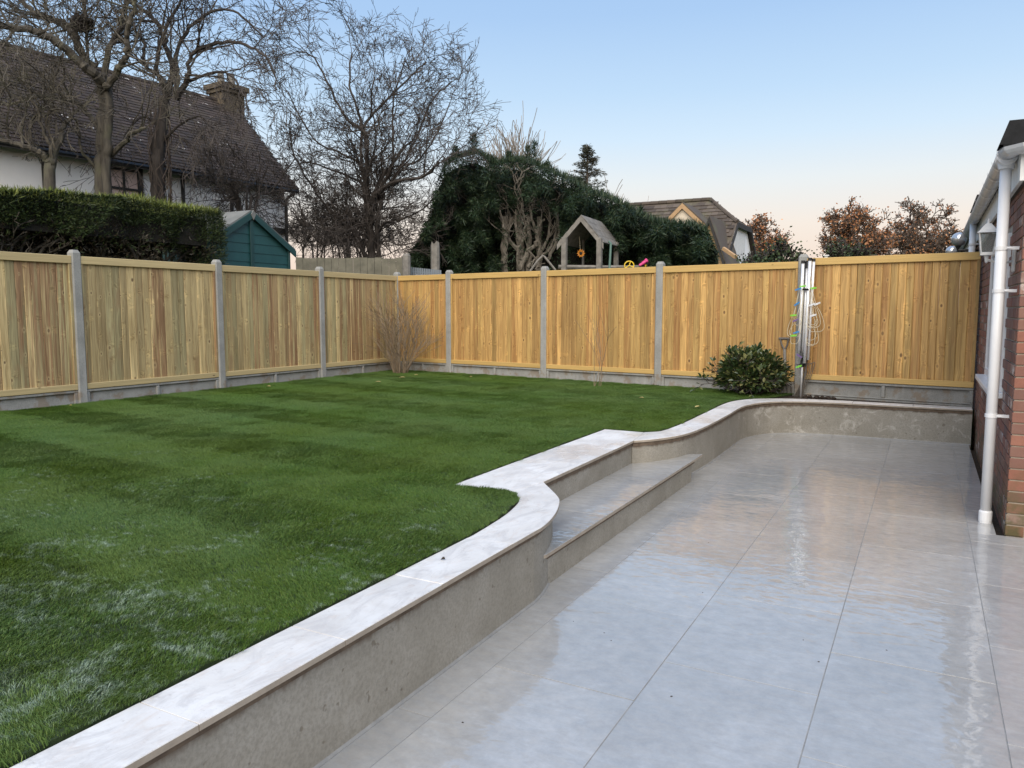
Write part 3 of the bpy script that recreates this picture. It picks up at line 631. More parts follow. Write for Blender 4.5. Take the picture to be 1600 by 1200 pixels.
def fence_panel(a, b, mk, label, z=ZB, seed=0):
    r = random.Random(seed); d = (b - a); L_ = d.length - 0.10; dn = d.normalized(); s_ = a + dn*0.05
    t_ = thing('timber_fence', label, 'fence panel', (s_.x, s_.y, z), math.atan2(dn.y, dn.x), 'timber panels of the boundary fence')
    x = 0.0; ws = []
    while x < L_ - 0.035:
        k = r.choice((0, 1, 1, 2, 2, 2, 3)); ws.append(k); x += WD[k] + 0.0006
    sc_ = L_ / x; x = 0.0
    for k in ws:
        w_ = (WD[k] + 0.0006)*sc_
        o = local('board', BM[mk, k], None, t_, (x + w_/2, r.uniform(-0.0022, 0.0022), 0), (0, r.uniform(-0.0012, 0.0012), r.uniform(-0.012, 0.012)))
        o.scale = (sc_, 1, 1); x += w_
    rail(L_, 0.088, 0.030, mk + '_rail', 'top_rail', t_, PH - 0.086, -0.022)
    rail(L_, 0.068, 0.028, mk + '_rail', 'bottom_rail', t_, -0.002, -0.022)
    for xx in (0.0, L_ - 0.034):
        m = MB(); m.cham((xx, -0.032, 0.068), (xx + 0.034, -0.006, PH - 0.088), 0.003); local('side_batten', mesh_of(m, 'side_batten', M[mk]), None, t_)
    return t_
def rail_mat(src, nm):
    t = NT(nm); o = t.obj(); r = t.rand(); off = t.n('CombineXYZ'); t.l(t.math('MULTIPLY', r, 53.0), off.inputs[0]); t.l(t.math('MULTIPLY', r, 17.0), off.inputs[2])
    va = t.n('VectorMath', operation='ADD'); t.l(o, va.inputs[0]); t.l(off.outputs[0], va.inputs[1]); v = va.outputs[0]
    g1 = t.noise(t.scale(v, (2.0, 60, 90)), 1, 5, 0.6, 0.3)
    c = t.mix(t.ramp(g1, [(0.35, (0.7,)*3), (0.65, (0,)*3)]), src, tuple(q*0.70 for q in src))
    c = t.mix(1.0, c, t.ramp(r, [(0, (0.9,)*3), (1, (1.1,)*3)]), 'MULTIPLY')
    vo = t.n('TexVoronoi'); vo.inputs['Scale'].default_value = 3.0; t.l(t.scale(v, (1, 2.5, 2.5)), vo.inputs['Vector'])
    c = t.mix(t.ramp(vo.outputs['Distance'], [(0.045, (0.8,)*3), (0.075, (0,)*3)]), c, (0.09, 0.04, 0.015))
    return t.set(c, 0.62, t.bump(g1, 0.3, 0.003))
M['pine_rail'] = rail_mat((0.53, 0.42, 0.215), 'pale_pine_rail'); M['gold_rail'] = rail_mat((0.55, 0.365, 0.125), 'golden_pine_rail')

pm = MB(); h_ = 2.125; s_ = 0.052; c_ = 0.012
pr = [(-s_+c_,-s_),(s_-c_,-s_),(s_,-s_+c_),(s_,s_-c_),(s_-c_,s_),(-s_+c_,s_),(-s_,s_-c_),(-s_,-s_+c_)]
pm.add([(x,y,-0.1) for x,y in pr]+[(x,y,h_-0.035) for x,y in pr]+[(x*0.62,y*0.62,h_) for x,y in pr], [(i,(i+1)%8,8+(i+1)%8,8+i) for i in range(8)]+[(8+i,8+(i+1)%8,16+(i+1)%8,16+i) for i in range(8)]+[tuple(range(16,24))])
PM = mesh_of(pm, 'fence_post', M['concrete'])
def post(p, ang, label, dz=0.0):
    o = bpy.data.objects.new('fence_post', PM); COL.objects.link(o); o.location = (p.x, p.y, dz); o.rotation_euler = (0, 0, ang)
    return tag(o, label, 'fence post', 'concrete posts of the boundary fence')
def gravel_board(a, b, label, z0, z1, tiers=1, mat='concrete', seed=0):
    d = b - a; L_ = d.length - 0.10; dn = d.normalized(); s0 = a + dn*0.05
    t_ = thing('gravel_board', label, 'gravel board', (s0.x, s0.y, z0), math.atan2(dn.y, dn.x), 'concrete gravel boards under the fence')
    m = MB(); H_ = z1 - z0; m.box((0, 0.004, 0), (L_, 0.03, H_)); local('board_panel', mesh_of(m, 'board_panel', M[mat]), None, t_)
    for k in range(tiers):
        za = H_*k/tiers; zb = H_*(k+1)/tiers; rm = MB()
        rm.cham((0, -0.027, zb-0.030), (L_, 0.005, zb-0.002), 0.005)
        if tiers > 1: rm.cham((0, -0.027, za+0.002), (L_, 0.005, za+0.02), 0.005)
        for f in (0.0, 0.5, 1.0):
            x = f*(L_-0.04); rm.cham((x, -0.0265, za+0.0225), (x+0.04, 0.005, zb-0.0325), 0.005)
        local('raised_rim', mesh_of(rm, 'raised_rim', M[mat]), None, t_)
    return t_
la = math.atan2(ldir.y, ldir.x); ba = math.atan2(bdir.y, bdir.x)
LP = [leftpost(-1), leftpost(0), leftpost(1), leftpost(2), CORNER]; BP = [CORNER, backpost(0), backpost(1), backpost(2), backpost(3), backpost(4)]
llab = ['pale timber fence panel in front of the middle of the clipped hedge', 'pale timber fence panel with reddish boards below the end of the clipped hedge',
        'pale timber fence panel in front of the green shed', 'pale timber fence panel between green shed and bare corner shrub']
for i in range(4):
    fence_panel(LP[i], LP[i+1], 'pine', llab[i], ZB, 20+i)
    gravel_board(LP[i], LP[i+1], llab[i].replace('pale timber fence panel', 'grey concrete gravel board').replace(' with reddish boards', ''), 0.18, ZB-0.004)
blab = ['narrow golden timber fence panel behind the bare corner shrub', 'golden timber fence panel in front of the dead conifer limbs', 'golden timber fence panel in front of the wooden play tower',
        'golden timber fence panel behind the leafy green shrub', 'golden timber fence panel between the rotary clothes airer and the brick house']
for i in range(4):
    fence_panel(BP[i], BP[i+1], 'gold', blab[i], ZB, 40+i)
    gravel_board(BP[i], BP[i+1], blab[i].replace('golden timber fence panel', 'grey concrete gravel board'), 0.18, ZB-0.004)
fence_panel(BP[4], BP[5] + bdir*0.02, 'gold', blab[4], ZB+0.035, 44)
gravel_board(BP[4], BP[5] + bdir*0.02, 'deep two-tier concrete gravel board between rotary airer and brick house', 0.20, ZB+0.031, 2, 'concrete_warm')
post(LP[0], la, 'concrete fence post in front of the clipped hedge, away from the shed')
post(LP[1], la, 'concrete fence post with a rusty brown patch at its foot, before the hedge')
post(LP[2], la, 'concrete fence post where the clipped hedge meets the green shed')
post(LP[3], la, 'concrete fence post in front of the old grey board fence')
post(CORNER, la, 'concrete corner fence post behind the bare twiggy shrub')
post(BP[1], ba, 'concrete fence post just beside the narrow corner panel and broken stump')
post(BP[2], ba, 'concrete fence post between dead conifer limbs and wooden play tower')
post(BP[3], ba, 'concrete fence post below the tile-roofed house, beside the pink toy')
post(BP[4], ba, 'concrete fence post with the rotary clothes airer leaning on it', 0.02)
p = BP[5] + bdir*0.09
m = MB(); m.cham((p.x-0.035, p.y-0.035, 0.25), (p.x+0.035, p.y+0.035, 2.06), 0.004)
tag(m.build('timber_post', M['brownpost'], loc=(p.x, p.y, 0.25)), 'dark brown timber post between golden fence panel and brick wall', 'post')
m = MB(); q = BP[5] + bdir*0.046 - BN*0.02; m.box((q.x-0.005, q.y-0.006, 0.62), (q.x+0.004, q.y+0.006, 2.05))
tag(m.build('edge_strip', M['pvcdirty'], loc=(q.x, q.y, 0.62)), 'thin pale strip between golden fence panel and brown timber post', 'strip')

# ================================================================== brick house on the patio
HU, HV = 0.515, 5.905
house = thing('brick_house', 'red brick house corner with flat black roof beside the patio', 'house', (HU, HV, -0.15))
m = MB(); m.box((HU+0.004, HV+0.004, -0.15), (6.0, 17.0, 2.30)); m.build('mortar_wall', M['mortar'], house)
BL, BH, BW, J = 0.215, 0.065, 0.1025, 0.010
def brick_mesh(l, d): 
    m = MB(); m.cham((0, 0, 0), (l, d, BH), 0.003); return mesh_of(m, 'brick', M['brick'])
bs_, bh_ = brick_mesh(BL, 0.05), brick_mesh(BW, 0.05)
ncourse = 32
for c in range(ncourse):       # front face, one by one
    z = -0.10 + c*0.075; x = HU-0.004; k = 0
    while x < 1.65:
        me = bh_ if (k == 0 and c % 2) else bs_
        local('brick', me, None, house, (x-HU, -0.006 + rnd.uniform(-0.0015, 0.0015), z+0.15), (0, 0, 0)); x += (BW if me is bh_ else BL) + J; k += 1
m = MB()
for c in range(ncourse):       # flank, seen edge on
    z = -0.10 + c*0.075; y = HV-0.0035 + 0.052; k = 0
    y = HV + 0.056 + (0.0 if c % 2 else 0.056); first = True
    while y < 15.8:
        l = BL
        if not (6.78 < y + l/2 < 8.62 and 0.80 < z + 0.03 < 2.05):
            dx = rnd.uniform(-0.0015, 0.0015); m.cham((HU-0.004+dx, y, z), (HU+0.02, y+l, z+BH), 0.003)
        y += l + J
tag(m.build('brick_courses', M['brick'], house), 'red brick flank wall running beside the patio', kind='stuff')
# window
win = MB(); win.box((HU-0.015, 6.80, 0.84), (HU+0.03, 6.87, 2.02)); win.box((HU-0.015, 8.53, 0.84), (HU+0.03, 8.60, 2.02)); win.box((HU-0.0145, 6.87, 1.95), (HU+0.03, 8.53, 2.02)); win.box((HU-0.0145, 6.87, 0.84), (HU+0.03, 8.53, 0.91)); win.box((HU-0.013, 7.66, 0.91), (HU+0.03, 7.73, 1.95))
wo = win.build('window', M['pvc'], house)
for a, b in ((6.87, 7.66), (7.73, 8.53)):
    q = MB(); q.box((HU+0.0, a, 0.91), (HU+0.006, b, 1.95)); q.build('pane', M['glass'], wo)
q = MB(); q.cham((HU-0.085, 6.74, 0.795), (HU+0.02, 8.68, 0.838), 0.006); q.build('sill', M['pvc'], wo)
# eaves
m = MB(); m.box((HU-0.045, HV-0.045, 2.262), (HU-0.022, 16.0, 2.455)); m.box((HU-0.022, HV-0.045, 2.262), (5.0, HV-0.022, 2.455)); m.build('fascia', M['whitepaint'], house)
m = MB(); m.box((HU-0.0215, HV-0.0215, 2.255), (5.0, 16.0, 2.30)); m.build('soffit', M['barkdark'], house)
m = MB(); m.box((HU-0.14, HV-0.018, 2.482), (6.0, 16.0, 2.50)); m.build('roof_deck', M['roofblack'], house)
def kerb(v, h):
    m = MB(); z0 = 2.4985; m.add([(HU-0.165,v,z0),(5.0,v,z0),(5.0,v+0.22,z0),(HU-0.165,v+0.22,z0),(HU-0.115,v+0.02,z0+h),(5.0,v+0.02,z0+h),(5.0,v+0.19,z0+h),(HU-0.115,v+0.19,z0+h)], [(0,1,5,4),(1,2,6,5),(2,3,7,6),(3,0,4,7),(4,5,6,7)])
    m.build('roof_kerb', M['roofblack'], house)
kerb(HV-0.02, 0.15); kerb(9.6, 0.17)
GZ = 2.475; GU = HU-0.105
def gutter(path, name):
    """half-round channel swept along a path"""
    pr = [(math.cos(a)*0.056, math.sin(a)*0.056) for a in np.linspace(math.pi, 2*math.pi, 9)] + [(math.cos(a)*0.051, math.sin(a)*0.051) for a in np.linspace(2*math.pi, math.pi, 9)]
    m = MB(); n = len(pr); vs = []
    for i, p in enumerate(path):
        d = (path[min(i+1,len(path)-1)]-path[max(i-1,0)]).normalized(); sd_ = Vector((d.y,-d.x,0)); k = 1/max(0.5, abs(d.dot((path[min(i+1,len(path)-1)]-p).normalized())) if i < len(path)-1 and i > 0 else 1)
        vs += [tuple(p + sd_*x*k + Vector((0,0,y))) for x, y in pr]
    m.add(vs, [(a*n+k, a*n+(k+1)%n, (a+1)*n+(k+1)%n, (a+1)*n+k) for a in range(len(path)-1) for k in range(n)]+[tuple(range(n))[::-1], tuple(range((len(path)-1)*n, len(path)*n))])
    return m.build(name, M['gutterpvc'], house, smooth=False)
gt = gutter([Vector((GU, 15.9, GZ)), Vector((GU, 6.02, GZ)), Vector((GU+0.02, 5.86, GZ)), Vector((GU+0.08, 5.79, GZ)), Vector((GU+0.2, 5.785, GZ)), Vector((4.0, 5.785, GZ))], 'gutter')
for v in [5.98, 6.42, 6.9, 7.4, 7.9, 8.5, 9.1, 9.9, 10.05, 10.7, 11.4, 12.1, 12.8, 13.5]:
    m = MB(); pts = [(GU+math.cos(a)*0.066, v, GZ+math.sin(a)*0.066) for a in np.linspace(math.pi*0.98, 2*math.pi, 9)]
    vs = []
    for x, y, z in pts: vs += [(x, y-0.018, z), (x, y+0.018, z)]
    m.add(vs, [(2*i, 2*i+1, 2*i+3, 2*i+2) for i in range(8)]); m.box((GU+0.058, v-0.014, GZ-0.03), (HU-0.044, v+0.014, GZ+0.008)); m.build('gutter_bracket', M['pvc'], gt)
m = MB(); 
for x in (GU+0.24,): m.tube([(x-0.03, 5.785, GZ-0.004), (x+0.03, 5.785, GZ-0.004)], 0.064, 14); m.build('gutter_union', M['pvc'], gt)
m = MB(); m.tube([(GU, 6.10, GZ+0.0), (GU, 6.10, GZ-0.10)], [0.062, 0.045], 16); m.tube([(GU, 6.02, GZ-0.02), (GU, 6.18, GZ-0.02)], 0.063, 16); m.build('gutter_outlet', M['pvc'], gt)
def downpipe(u, v, top, bot, label, zs):
    t_ = thing('downpipe', label, 'downpipe', (u, v, bot), 0, 'white downpipes on the brick house')
    m = MB(); m.tube([(u, v, top), (u, v, bot+0.01)], 0.034, 18); m.build('pipe', M['pvc'], t_, smooth=True)
    m = MB(); m.tube([(u, v, bot), (u, v, bot+0.02), (u, v, bot+0.075), (u, v, bot+0.085)], [0.039, 0.041, 0.041, 0.036], 18); m.build('shoe_socket', M['pvc'], t_)
    for z in zs:
        q = MB(); q.tube([(u, v, z-0.012), (u, v, z+0.012)], 0.0395, 18); q.box((u+0.036, v-0.012, z-0.010), (HU-0.004, v+0.012, z+0.010)); q.tube([(u+0.03, v-0.03, z), (u+0.055, v-0.03, z)], 0.008, 6); q.build('pipe_clip', M['pvc'], t_)
downpipe(GU, 6.10, GZ-0.08, 0.0, 'white downpipe running to the wet patio beside the brick corner', (1.86, 1.58, 0.74))
downpipe(GU, 10.30, GZ-0.05, 0.35, 'white downpipe on the brick house beyond the golden fence panel', (2.2,))
# drain gap round the house foot
m = MB(); m.box((0.456, 5.95, -0.14), (HU+0.003, 9.6, -0.055)); m.box((HU+0.003, 5.781, -0.14), (3.0, HV, -0.055)); m.box((0.456,5.781,-0.14),(HU+0.003,5.95,-0.055)); tag(m.build('drain_channel', M['soil']), kind='structure')
# lantern
lv = 6.30; lx = HU-0.175; lz = 1.83
lan = thing('wall_lantern', 'off-white four-sided wall lantern on a bracket beside the white downpipe', 'lantern', (lx, lv, lz))
def frust(a, b, za, zb, sides=4):
    m = MB(); vs = []
    for r_, z in ((a, za), (b, zb)):
        r_ *= 0.86; vs += [(lx + r_*sx, lv + r_*sy, z) for sx, sy in ((-1,-1),(1,-1),(1,1),(-1,1))]
    return m.add(vs, [(0,1,5,4),(1,2,6,5),(2,3,7,6),(3,0,4,7),(3,2,1,0),(4,5,6,7)])
frust(0.040, 0.060, lz+0.02, lz+0.15).build('glass_body', M['lglass'], lan)
m = frust(0.078, 0.062, lz+0.152, lz+0.165); m2 = frust(0.062, 0.020, lz+0.165, lz+0.215); m.add(m2.v, m2.f); m.tube([(lx,lv,lz+0.21),(lx,lv,lz+0.235),(lx,lv,lz+0.25)], [0.012,0.008,0.003], 8); m.build('lantern_roof', M['pvcdirty'], lan)
m = MB()
for sx, sy in ((-1,-1),(1,-1),(1,1),(-1,1)): m.tube([(lx+0.035*sx, lv+0.035*sy, lz+0.015), (lx+0.053*sx, lv+0.053*sy, lz+0.155)], 0.005, 5)
m2 = frust(0.046, 0.044, lz, lz+0.02); m.add(m2.v, m2.f); m.build('lantern_frame', M['pvcdirty'], lan)
m = MB(); m.tube([(lx,lv,lz),(lx,lv,lz-0.05)], [0.018,0.008], 8); m.tube([(lx,lv,lz-0.03),(lx+0.09,lv,lz-0.06),(HU-0.005,lv,lz-0.04)], 0.009, 6); m.build('bracket', M['pvcdirty'], lan)
m = MB(); m.cham((HU-0.026, lv-0.035, lz-0.12), (HU-0.003, lv+0.035, lz+0.05), 0.008); m.build('back_plate', M['pvcdirty'], lan)
for k, (px, py, r_, v_) in enumerate(((1498, 374, 0.085, 11.2), (1487, 393, 0.075, 12.3))):
    Y = v_*cA - 0.3*sA*0 ; p = at(px, py, v_*0.86)
    t_ = thing('globe_lamp', ['smoky glass globe lamp under the gutter above the fence top', 'second smoky globe lamp, half hidden behind the fence top'][k], 'lamp', (p.x, p.y, p.z-r_), 0, 'globe lamps on the house wall')
    q = MB(); q.add([(p.x+r_*math.sin(a)*math.cos(b), p.y+r_*math.sin(a)*math.sin(b), p.z+r_*math.cos(a)) for a in np.linspace(0.05, math.pi-0.05, 11) for b in np.linspace(0, 2*math.pi, 16, endpoint=False)], [(i*16+j, i*16+(j+1)%16, (i+1)*16+(j+1)%16, (i+1)*16+j) for i in range(10) for j in range(16)])
    q.build('globe', M['globe'], t_, smooth=True)
    q = MB(); q.tube([(p.x, p.y, p.z-r_+0.005), (p.x, p.y, p.z-r_-0.05), (HU+0.0, p.y, p.z-r_-0.06)], [0.035, 0.02, 0.015], 8); q.build('bracket', M['black'], t_)

# ================================================================== plants: builders
def rot_about(v, axis, a): return Matrix.Rotation(a, 3, axis) @ v
class Tree:
    def __init__(s, seed): s.r = random.Random(seed); s.mb = MB(); s.tips = []
    def sides(s, r): return 9 if r > 0.07 else 6 if r > 0.025 else 4 if r > 0.010 else 3
    def limb(s, pts, r0, r1, wob=0.03):
        pts = catmull(pts, 5); n = len(pts); q = []; wob = min(wob, 0.25*r0)
        for i, p in enumerate(pts):
            k = wob if 0 < i < n-1 else 0
            q.append(p + Vector((s.r.gauss(0,k), s.r.gauss(0,k), s.r.gauss(0,k*0.6))))
        rad = [r0 + (r1-r0)*(i/(n-1))**0.8 for i in range(n)]
        s.mb.tube(q, [x*s.r.uniform(0.93,1.07) for x in rad], s.sides(r0)); return q, rad
    def grow(s, p, d, L_, r, lvl, prm):
        n = max(3, min(7, int(L_/prm['seg'])+2)); pts = [p.copy()]; rad = [r]; d = d.normalized()
        rt = max(prm['rmin'], r*prm['taper'])
        for i in range(n):
            d = d + Vector((s.r.gauss(0,1), s.r.gauss(0,1), s.r.gauss(0,1)))*prm['wig'] + Vector((0,0,1))*prm['trop'][min(lvl, len(prm['trop'])-1)]
            d.normalize(); p = p + d*(L_/n); pts.append(p.copy()); rad.append(r+(rt-r)*(i+1)/n)
        s.mb.tube(pts, rad, s.sides(r), cap=False)
        if lvl >= prm['lv']: s.tips.append((pts[-1], d.copy())); return
        k = prm['kids'][min(lvl, len(prm['kids'])-1)]; k = int(k) + (s.r.random() < k-int(k))
        for c in range(k):
            f = s.r.uniform(prm.get('f0', 0.25), 1.0); i = min(n-1, int(f*n)); q = pts[i].lerp(pts[i+1], f*n-i if f < 1 else 1)
            dd = (pts[i+1]-pts[i]).normalized(); ax = dd.orthogonal(); ax = rot_about(ax, dd, s.r.uniform(0, 6.283))
            cd = rot_about(dd, ax, s.r.uniform(*prm['ang']))
            s.grow(q, cd, L_*s.r.uniform(*prm['lr']), max(prm['rmin'], rad[i]*prm['rr']), lvl+1, prm)
        s.tips.append((pts[-1], d.copy()))
    def dress(s, pts, rad, prm, dens, L_, f0=0.2):
        """grow side branches along a limb"""
        tot = sum((b-a).length for a, b in zip(pts, pts[1:])); k = int(tot*dens+0.5)
        for _ in range(k):
            f = s.r.uniform(f0, 1.0)*(len(pts)-1); i = min(len(pts)-2, int(f)); p = pts[i].lerp(pts[i+1], f-i); dd = (pts[i+1]-pts[i]).normalized()
            ax = rot_about(dd.orthogonal(), dd, s.r.uniform(0, 6.283)); cd = rot_about(dd, ax, s.r.uniform(*prm['ang']))
            s.grow(p, cd, L_*s.r.uniform(0.55, 1.15), max(prm['rmin'], min(prm.get('rcap', 0.03), rad[i]*prm['rr'])), 0, prm)
def kites(P, D, L_, W, rng_, droop=0.0, fold=0.0):
    """flat pointed leaves/sprays as one array mesh: P points, D directions"""
    n = len(P); D = D/np.maximum(np.linalg.norm(D, axis=1, keepdims=True), 1e-6)
    S = np.cross(D, rng_.normal(size=(n,3))); S /= np.maximum(np.linalg.norm(S, axis=1, keepdims=True), 1e-6)
    L_ = np.asarray(L_).reshape(-1,1)*np.ones((n,1)); W = np.asarray(W).reshape(-1,1)*np.ones((n,1))
    mid = P + D*L_*0.45; tip = P + D*L_; tip[:,2] -= droop*L_[:,0]
    V = np.stack([P, mid - S*W, tip, mid + S*W], 1).reshape(-1,3)
    F_ = (np.arange(n)[:,None]*4 + np.arange(4)[None,:])
    return V, F_
def leafmesh(name, V, F_, mat, parent=None):
    m = MB(); m.v = [tuple(x) for x in V.tolist()]; m.f = [tuple(x) for x in F_.tolist()]; return m.build(name, mat, parent)
def blob(c, rx, ry, rz, seed, amp=0.2, n=14, mt=None):
    """lumpy closed mass"""
    r = np.random.default_rng(seed); ph = r.uniform(0, 6.28, (6,)); vs = []
    for i in range(n+1):
        a = math.pi*i/n
        for j in range(2*n):
            b = math.pi*j/n; k = 1 + amp*(math.sin(3*a+ph[0])*math.sin(2*b+ph[1])+0.6*math.sin(5*b+ph[2]+2*a)+0.5*math.sin(7*a+ph[3])*math.cos(4*b+ph[4]))*0.5
            vs.append((c[0]+rx*k*math.sin(a)*math.cos(b), c[1]+ry*k*math.sin(a)*math.sin(b), c[2]+rz*k*math.cos(a)))
    fs = [(i*2*n+j, (i+1)*2*n+j, (i+1)*2*n+(j+1)%(2*n), i*2*n+(j+1)%(2*n)) for i in range(n) for j in range(2*n)]
    m = MB(); return m.add(vs, fs)
def tree_thing(name, label, base, cat='tree', group=None): return thing(name, label, cat, tuple(base), 0, group)

# ------------------------------------------------------------------ clipped conifer hedge behind the left fence
r2 = np.random.default_rng(11)
hu0, hu1, hv0, hv1 = -9.15, -10.25, 2.0, 8.05
def htop(v): return 2.83 + 0.02*(v-5) + 0.03*np.sin(v*2.1) + 0.02*np.sin(v*5.7+1)
hedge = thing('clipped_hedge', 'flat-topped clipped conifer hedge with bare woody lower half', 'hedge', (-9.7, 5.0, 0.33))
def hedge_pts(n, zlo, zhi, face):
    v = r2.uniform(hv0, hv1, n); z = r2.uniform(zlo, zhi, n)*1.0
    if face == 'front':
        bul = 0.10*np.sin(v*2.6+z*1.7)+0.07*np.sin(v*6.1-z*4.0); u = hu0 + bul - np.abs(r2.normal(0, 0.07, n)); z = np.minimum(z, htop(v)-0.005); nd = np.stack([np.ones(n), np.zeros(n), 0.35*np.ones(n)], 1)
    elif face == 'top':
        u = r2.uniform(hu1, hu0+0.06, n); z = htop(v) - np.abs(r2.normal(0, 0.03, n)); nd = np.stack([np.zeros(n), np.zeros(n), np.ones(n)], 1)
    else:
        u = r2.uniform(hu1, hu0, n); v = hv1 + 0.08*np.sin(u*5+z*4) - np.abs(r2.normal(0, 0.07, n)); z = np.minimum(z, htop(v)-0.01); nd = np.stack([0.2*np.ones(n), np.ones(n), 0.3*np.ones(n)], 1)
    return np.stack([u, v, z], 1), nd
Ps, Ds = [], []
for n, zl, zh, fc in ((42000, 2.24, 2.9, 'front'), (6000, 2.0, 2.4, 'front'), (9000, 2.0, 2.9, 'end')):
    p, d = hedge_pts(n, zl, zh, fc)
    if fc == 'front':
        k = (p[:,2] > 2.50 + 0.13*np.sin(p[:,1]*3.1)+0.08*np.sin(p[:,1]*8.3)) | (r2.random(len(p)) < 0.07); p, d = p[k], d[k]
    Ps.append(p); Ds.append(d + r2.normal(0, 0.55, d.shape))
P_ = np.concatenate(Ps); D_ = np.concatenate(Ds)
V, F_ = kites(P_, D_, r2.uniform(0.03, 0.075, len(P_)), r2.uniform(0.003, 0.0075, len(P_)), r2)
leafmesh('foliage', V, F_, M['hedge'], hedge)
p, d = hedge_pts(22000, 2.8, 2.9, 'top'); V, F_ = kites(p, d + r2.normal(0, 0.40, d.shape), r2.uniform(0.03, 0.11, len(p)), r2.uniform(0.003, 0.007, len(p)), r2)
tag(leafmesh('foliage', V, F_, M['hedgetop'], hedge), 'paler yellow-green tips along the hedge top')
p, d = hedge_pts(6500, 1.95, 2.55, 'front'); p[:,0] -= np.abs(r2.normal(0, 0.12, len(p))); V, F_ = kites(p, d + r2.normal(0, 0.9, d.shape), r2.uniform(0.03, 0.08, len(p)), r2.uniform(0.003, 0.007, len(p)), r2)
tag(leafmesh('foliage', V, F_, M['hedgebrown'], hedge), 'dry brown sprays in the hedge bottom')
m = MB(); m.box((hu1+0.10, hv0, 0.33), (hu0-0.75, hv1-0.45, 2.60)); m.box((hu1+0.1, hv0+0.01, 2.38), (hu0-0.14, hv1-0.16, 2.76)); m.build('shade_core', M['core'], hedge)  # solid dark boxes in place of the shade behind the sprays
T = Tree(3); prm = dict(seg=0.12, wig=0.22, trop=[0.05, 0.02], lv=2, kids=[3, 2], ang=(0.4, 1.0), lr=(0.35, 0.6), rr=0.55, rmin=0.006, taper=0.5)
for k in range(22):
    v = hv0+0.2+(hv1-hv0-0.4)*k/21+rnd.uniform(-0.1, 0.1); b = Vector((rnd.uniform(-9.85, -9.60), v, 0.33)); d = Vector((0.06, rnd.uniform(-0.25, 0.25), 1))
    q, rd = T.limb([b, b+d*1.1+Vector((0,rnd.uniform(-.15,.15),0)), b+d*1.7+Vector((0.10,rnd.uniform(-.2,.2),0)), b+d*2.05+Vector((0.2, rnd.uniform(-.3,.3), 0))], rnd.uniform(0.025, 0.045), 0.012, 0.02)
    T.dress(q, rd, prm, 1.8, 0.40, 0.55)
T.mb.build('stem', M['bark'], hedge)

# ------------------------------------------------------------------ trees between hedge and cottage
TW = dict(seg=0.20, wig=0.13, trop=[0.05, 0.0, -0.04], lv=3, kids=[4, 4, 2.6], ang=(0.40, 1.05), lr=(0.45, 0.72), rr=0.5, rmin=0.0046, taper=0.45, rcap=0.022)
DROOP = dict(TW, trop=[0.02, -0.07, -0.12], wig=0.14)
def px_limb(T, pts, Y, sx=1/3.75, ox=0, oy=0, dy=0.0, r0=0.08, r1=0.03, wob=0.025):
    n = len(pts); return T.limb([at(ox+x*sx, oy+y*sx, Y+dy*i/(n-1)) for i, (x, y) in enumerate(pts)], r0, r1, wob)
def finish(T, root, mat, tw='twig'):
    return T.mb
def gp(px, py, Y): p = at(px, py, Y); p.z = 0.33; return p
# tree A
Y = 14.0; A = tree_thing('bare_tree', 'mossy bare tree with a nest and spreading limbs behind the clipped hedge', gp(160, 300, Y), group='bare trees behind the hedge')
T = Tree(21)
tr = [gp(159, 300, Y), at(160, 300, Y), at(161, 240, Y), at(163, 185, Y), at(164, 135, Y), at(157, 118, Y)]
T.limb(tr, 0.135, 0.105, 0.012)
T.limb([gp(167, 300, Y-0.08), at(166, 290, Y-0.12), at(168, 230, Y-0.12), at(170, 160, Y-0.1), at(166, 125, Y)], 0.085, 0.07, 0.012)
T.mb.build('trunk', M['bark'], A, smooth=True); T.mb = MB()
limbs = [([(580,450),(500,390),(380,290),(290,220),(180,180),(20,150),(-160,150)], -1.2, 0.10, 0.045), ([(560,440),(470,290),(430,190),(370,130),(270,100),(170,50),(60,-60)], 0.8, 0.09, 0.035),
         ([(610,490),(635,300),(690,190),(720,90),(745,-30),(770,-160)], 0.6, 0.07, 0.03), ([(640,500),(700,400),(745,320),(745,200),(780,60),(800,-90)], -0.8, 0.085, 0.03),
         ([(650,910),(740,820),(780,775),(860,750)], -0.7, 0.05, 0.025), ([(600,760),(540,700),(480,620),(330,570),(230,560),(40,620)], 0.4, 0.045, 0.02),
         ([(560,980),(480,880),(460,760),(440,690)], -0.5, 0.03, 0.015), ([(480,620),(380,560),(300,510),(340,400),(370,310)], 0.3, 0.035, 0.015), ([(520,380),(510,250),(500,120),(505,-20)], 0.4, 0.035, 0.02),
         ([(600,800),(520,680),(430,600),(380,500),(375,390)], -0.3, 0.028, 0.014), ([(540,410),(570,380),(560,340)], 0.2, 0.025, 0.02), ([(440,200),(480,160),(490,60),(470,-80)], 0.9, 0.035, 0.02)]
for pts, dy, a, b in limbs:
    if pts[0][1] < 520: pts = [(610, 560), (600, 500)] + pts
    q, rd = px_limb(T, pts, Y, dy=dy, r0=a, r1=b); T.dress(q, rd, TW, 3.4, 1.15, 0.30)
T.mb.build('branches', M['bark'], A)
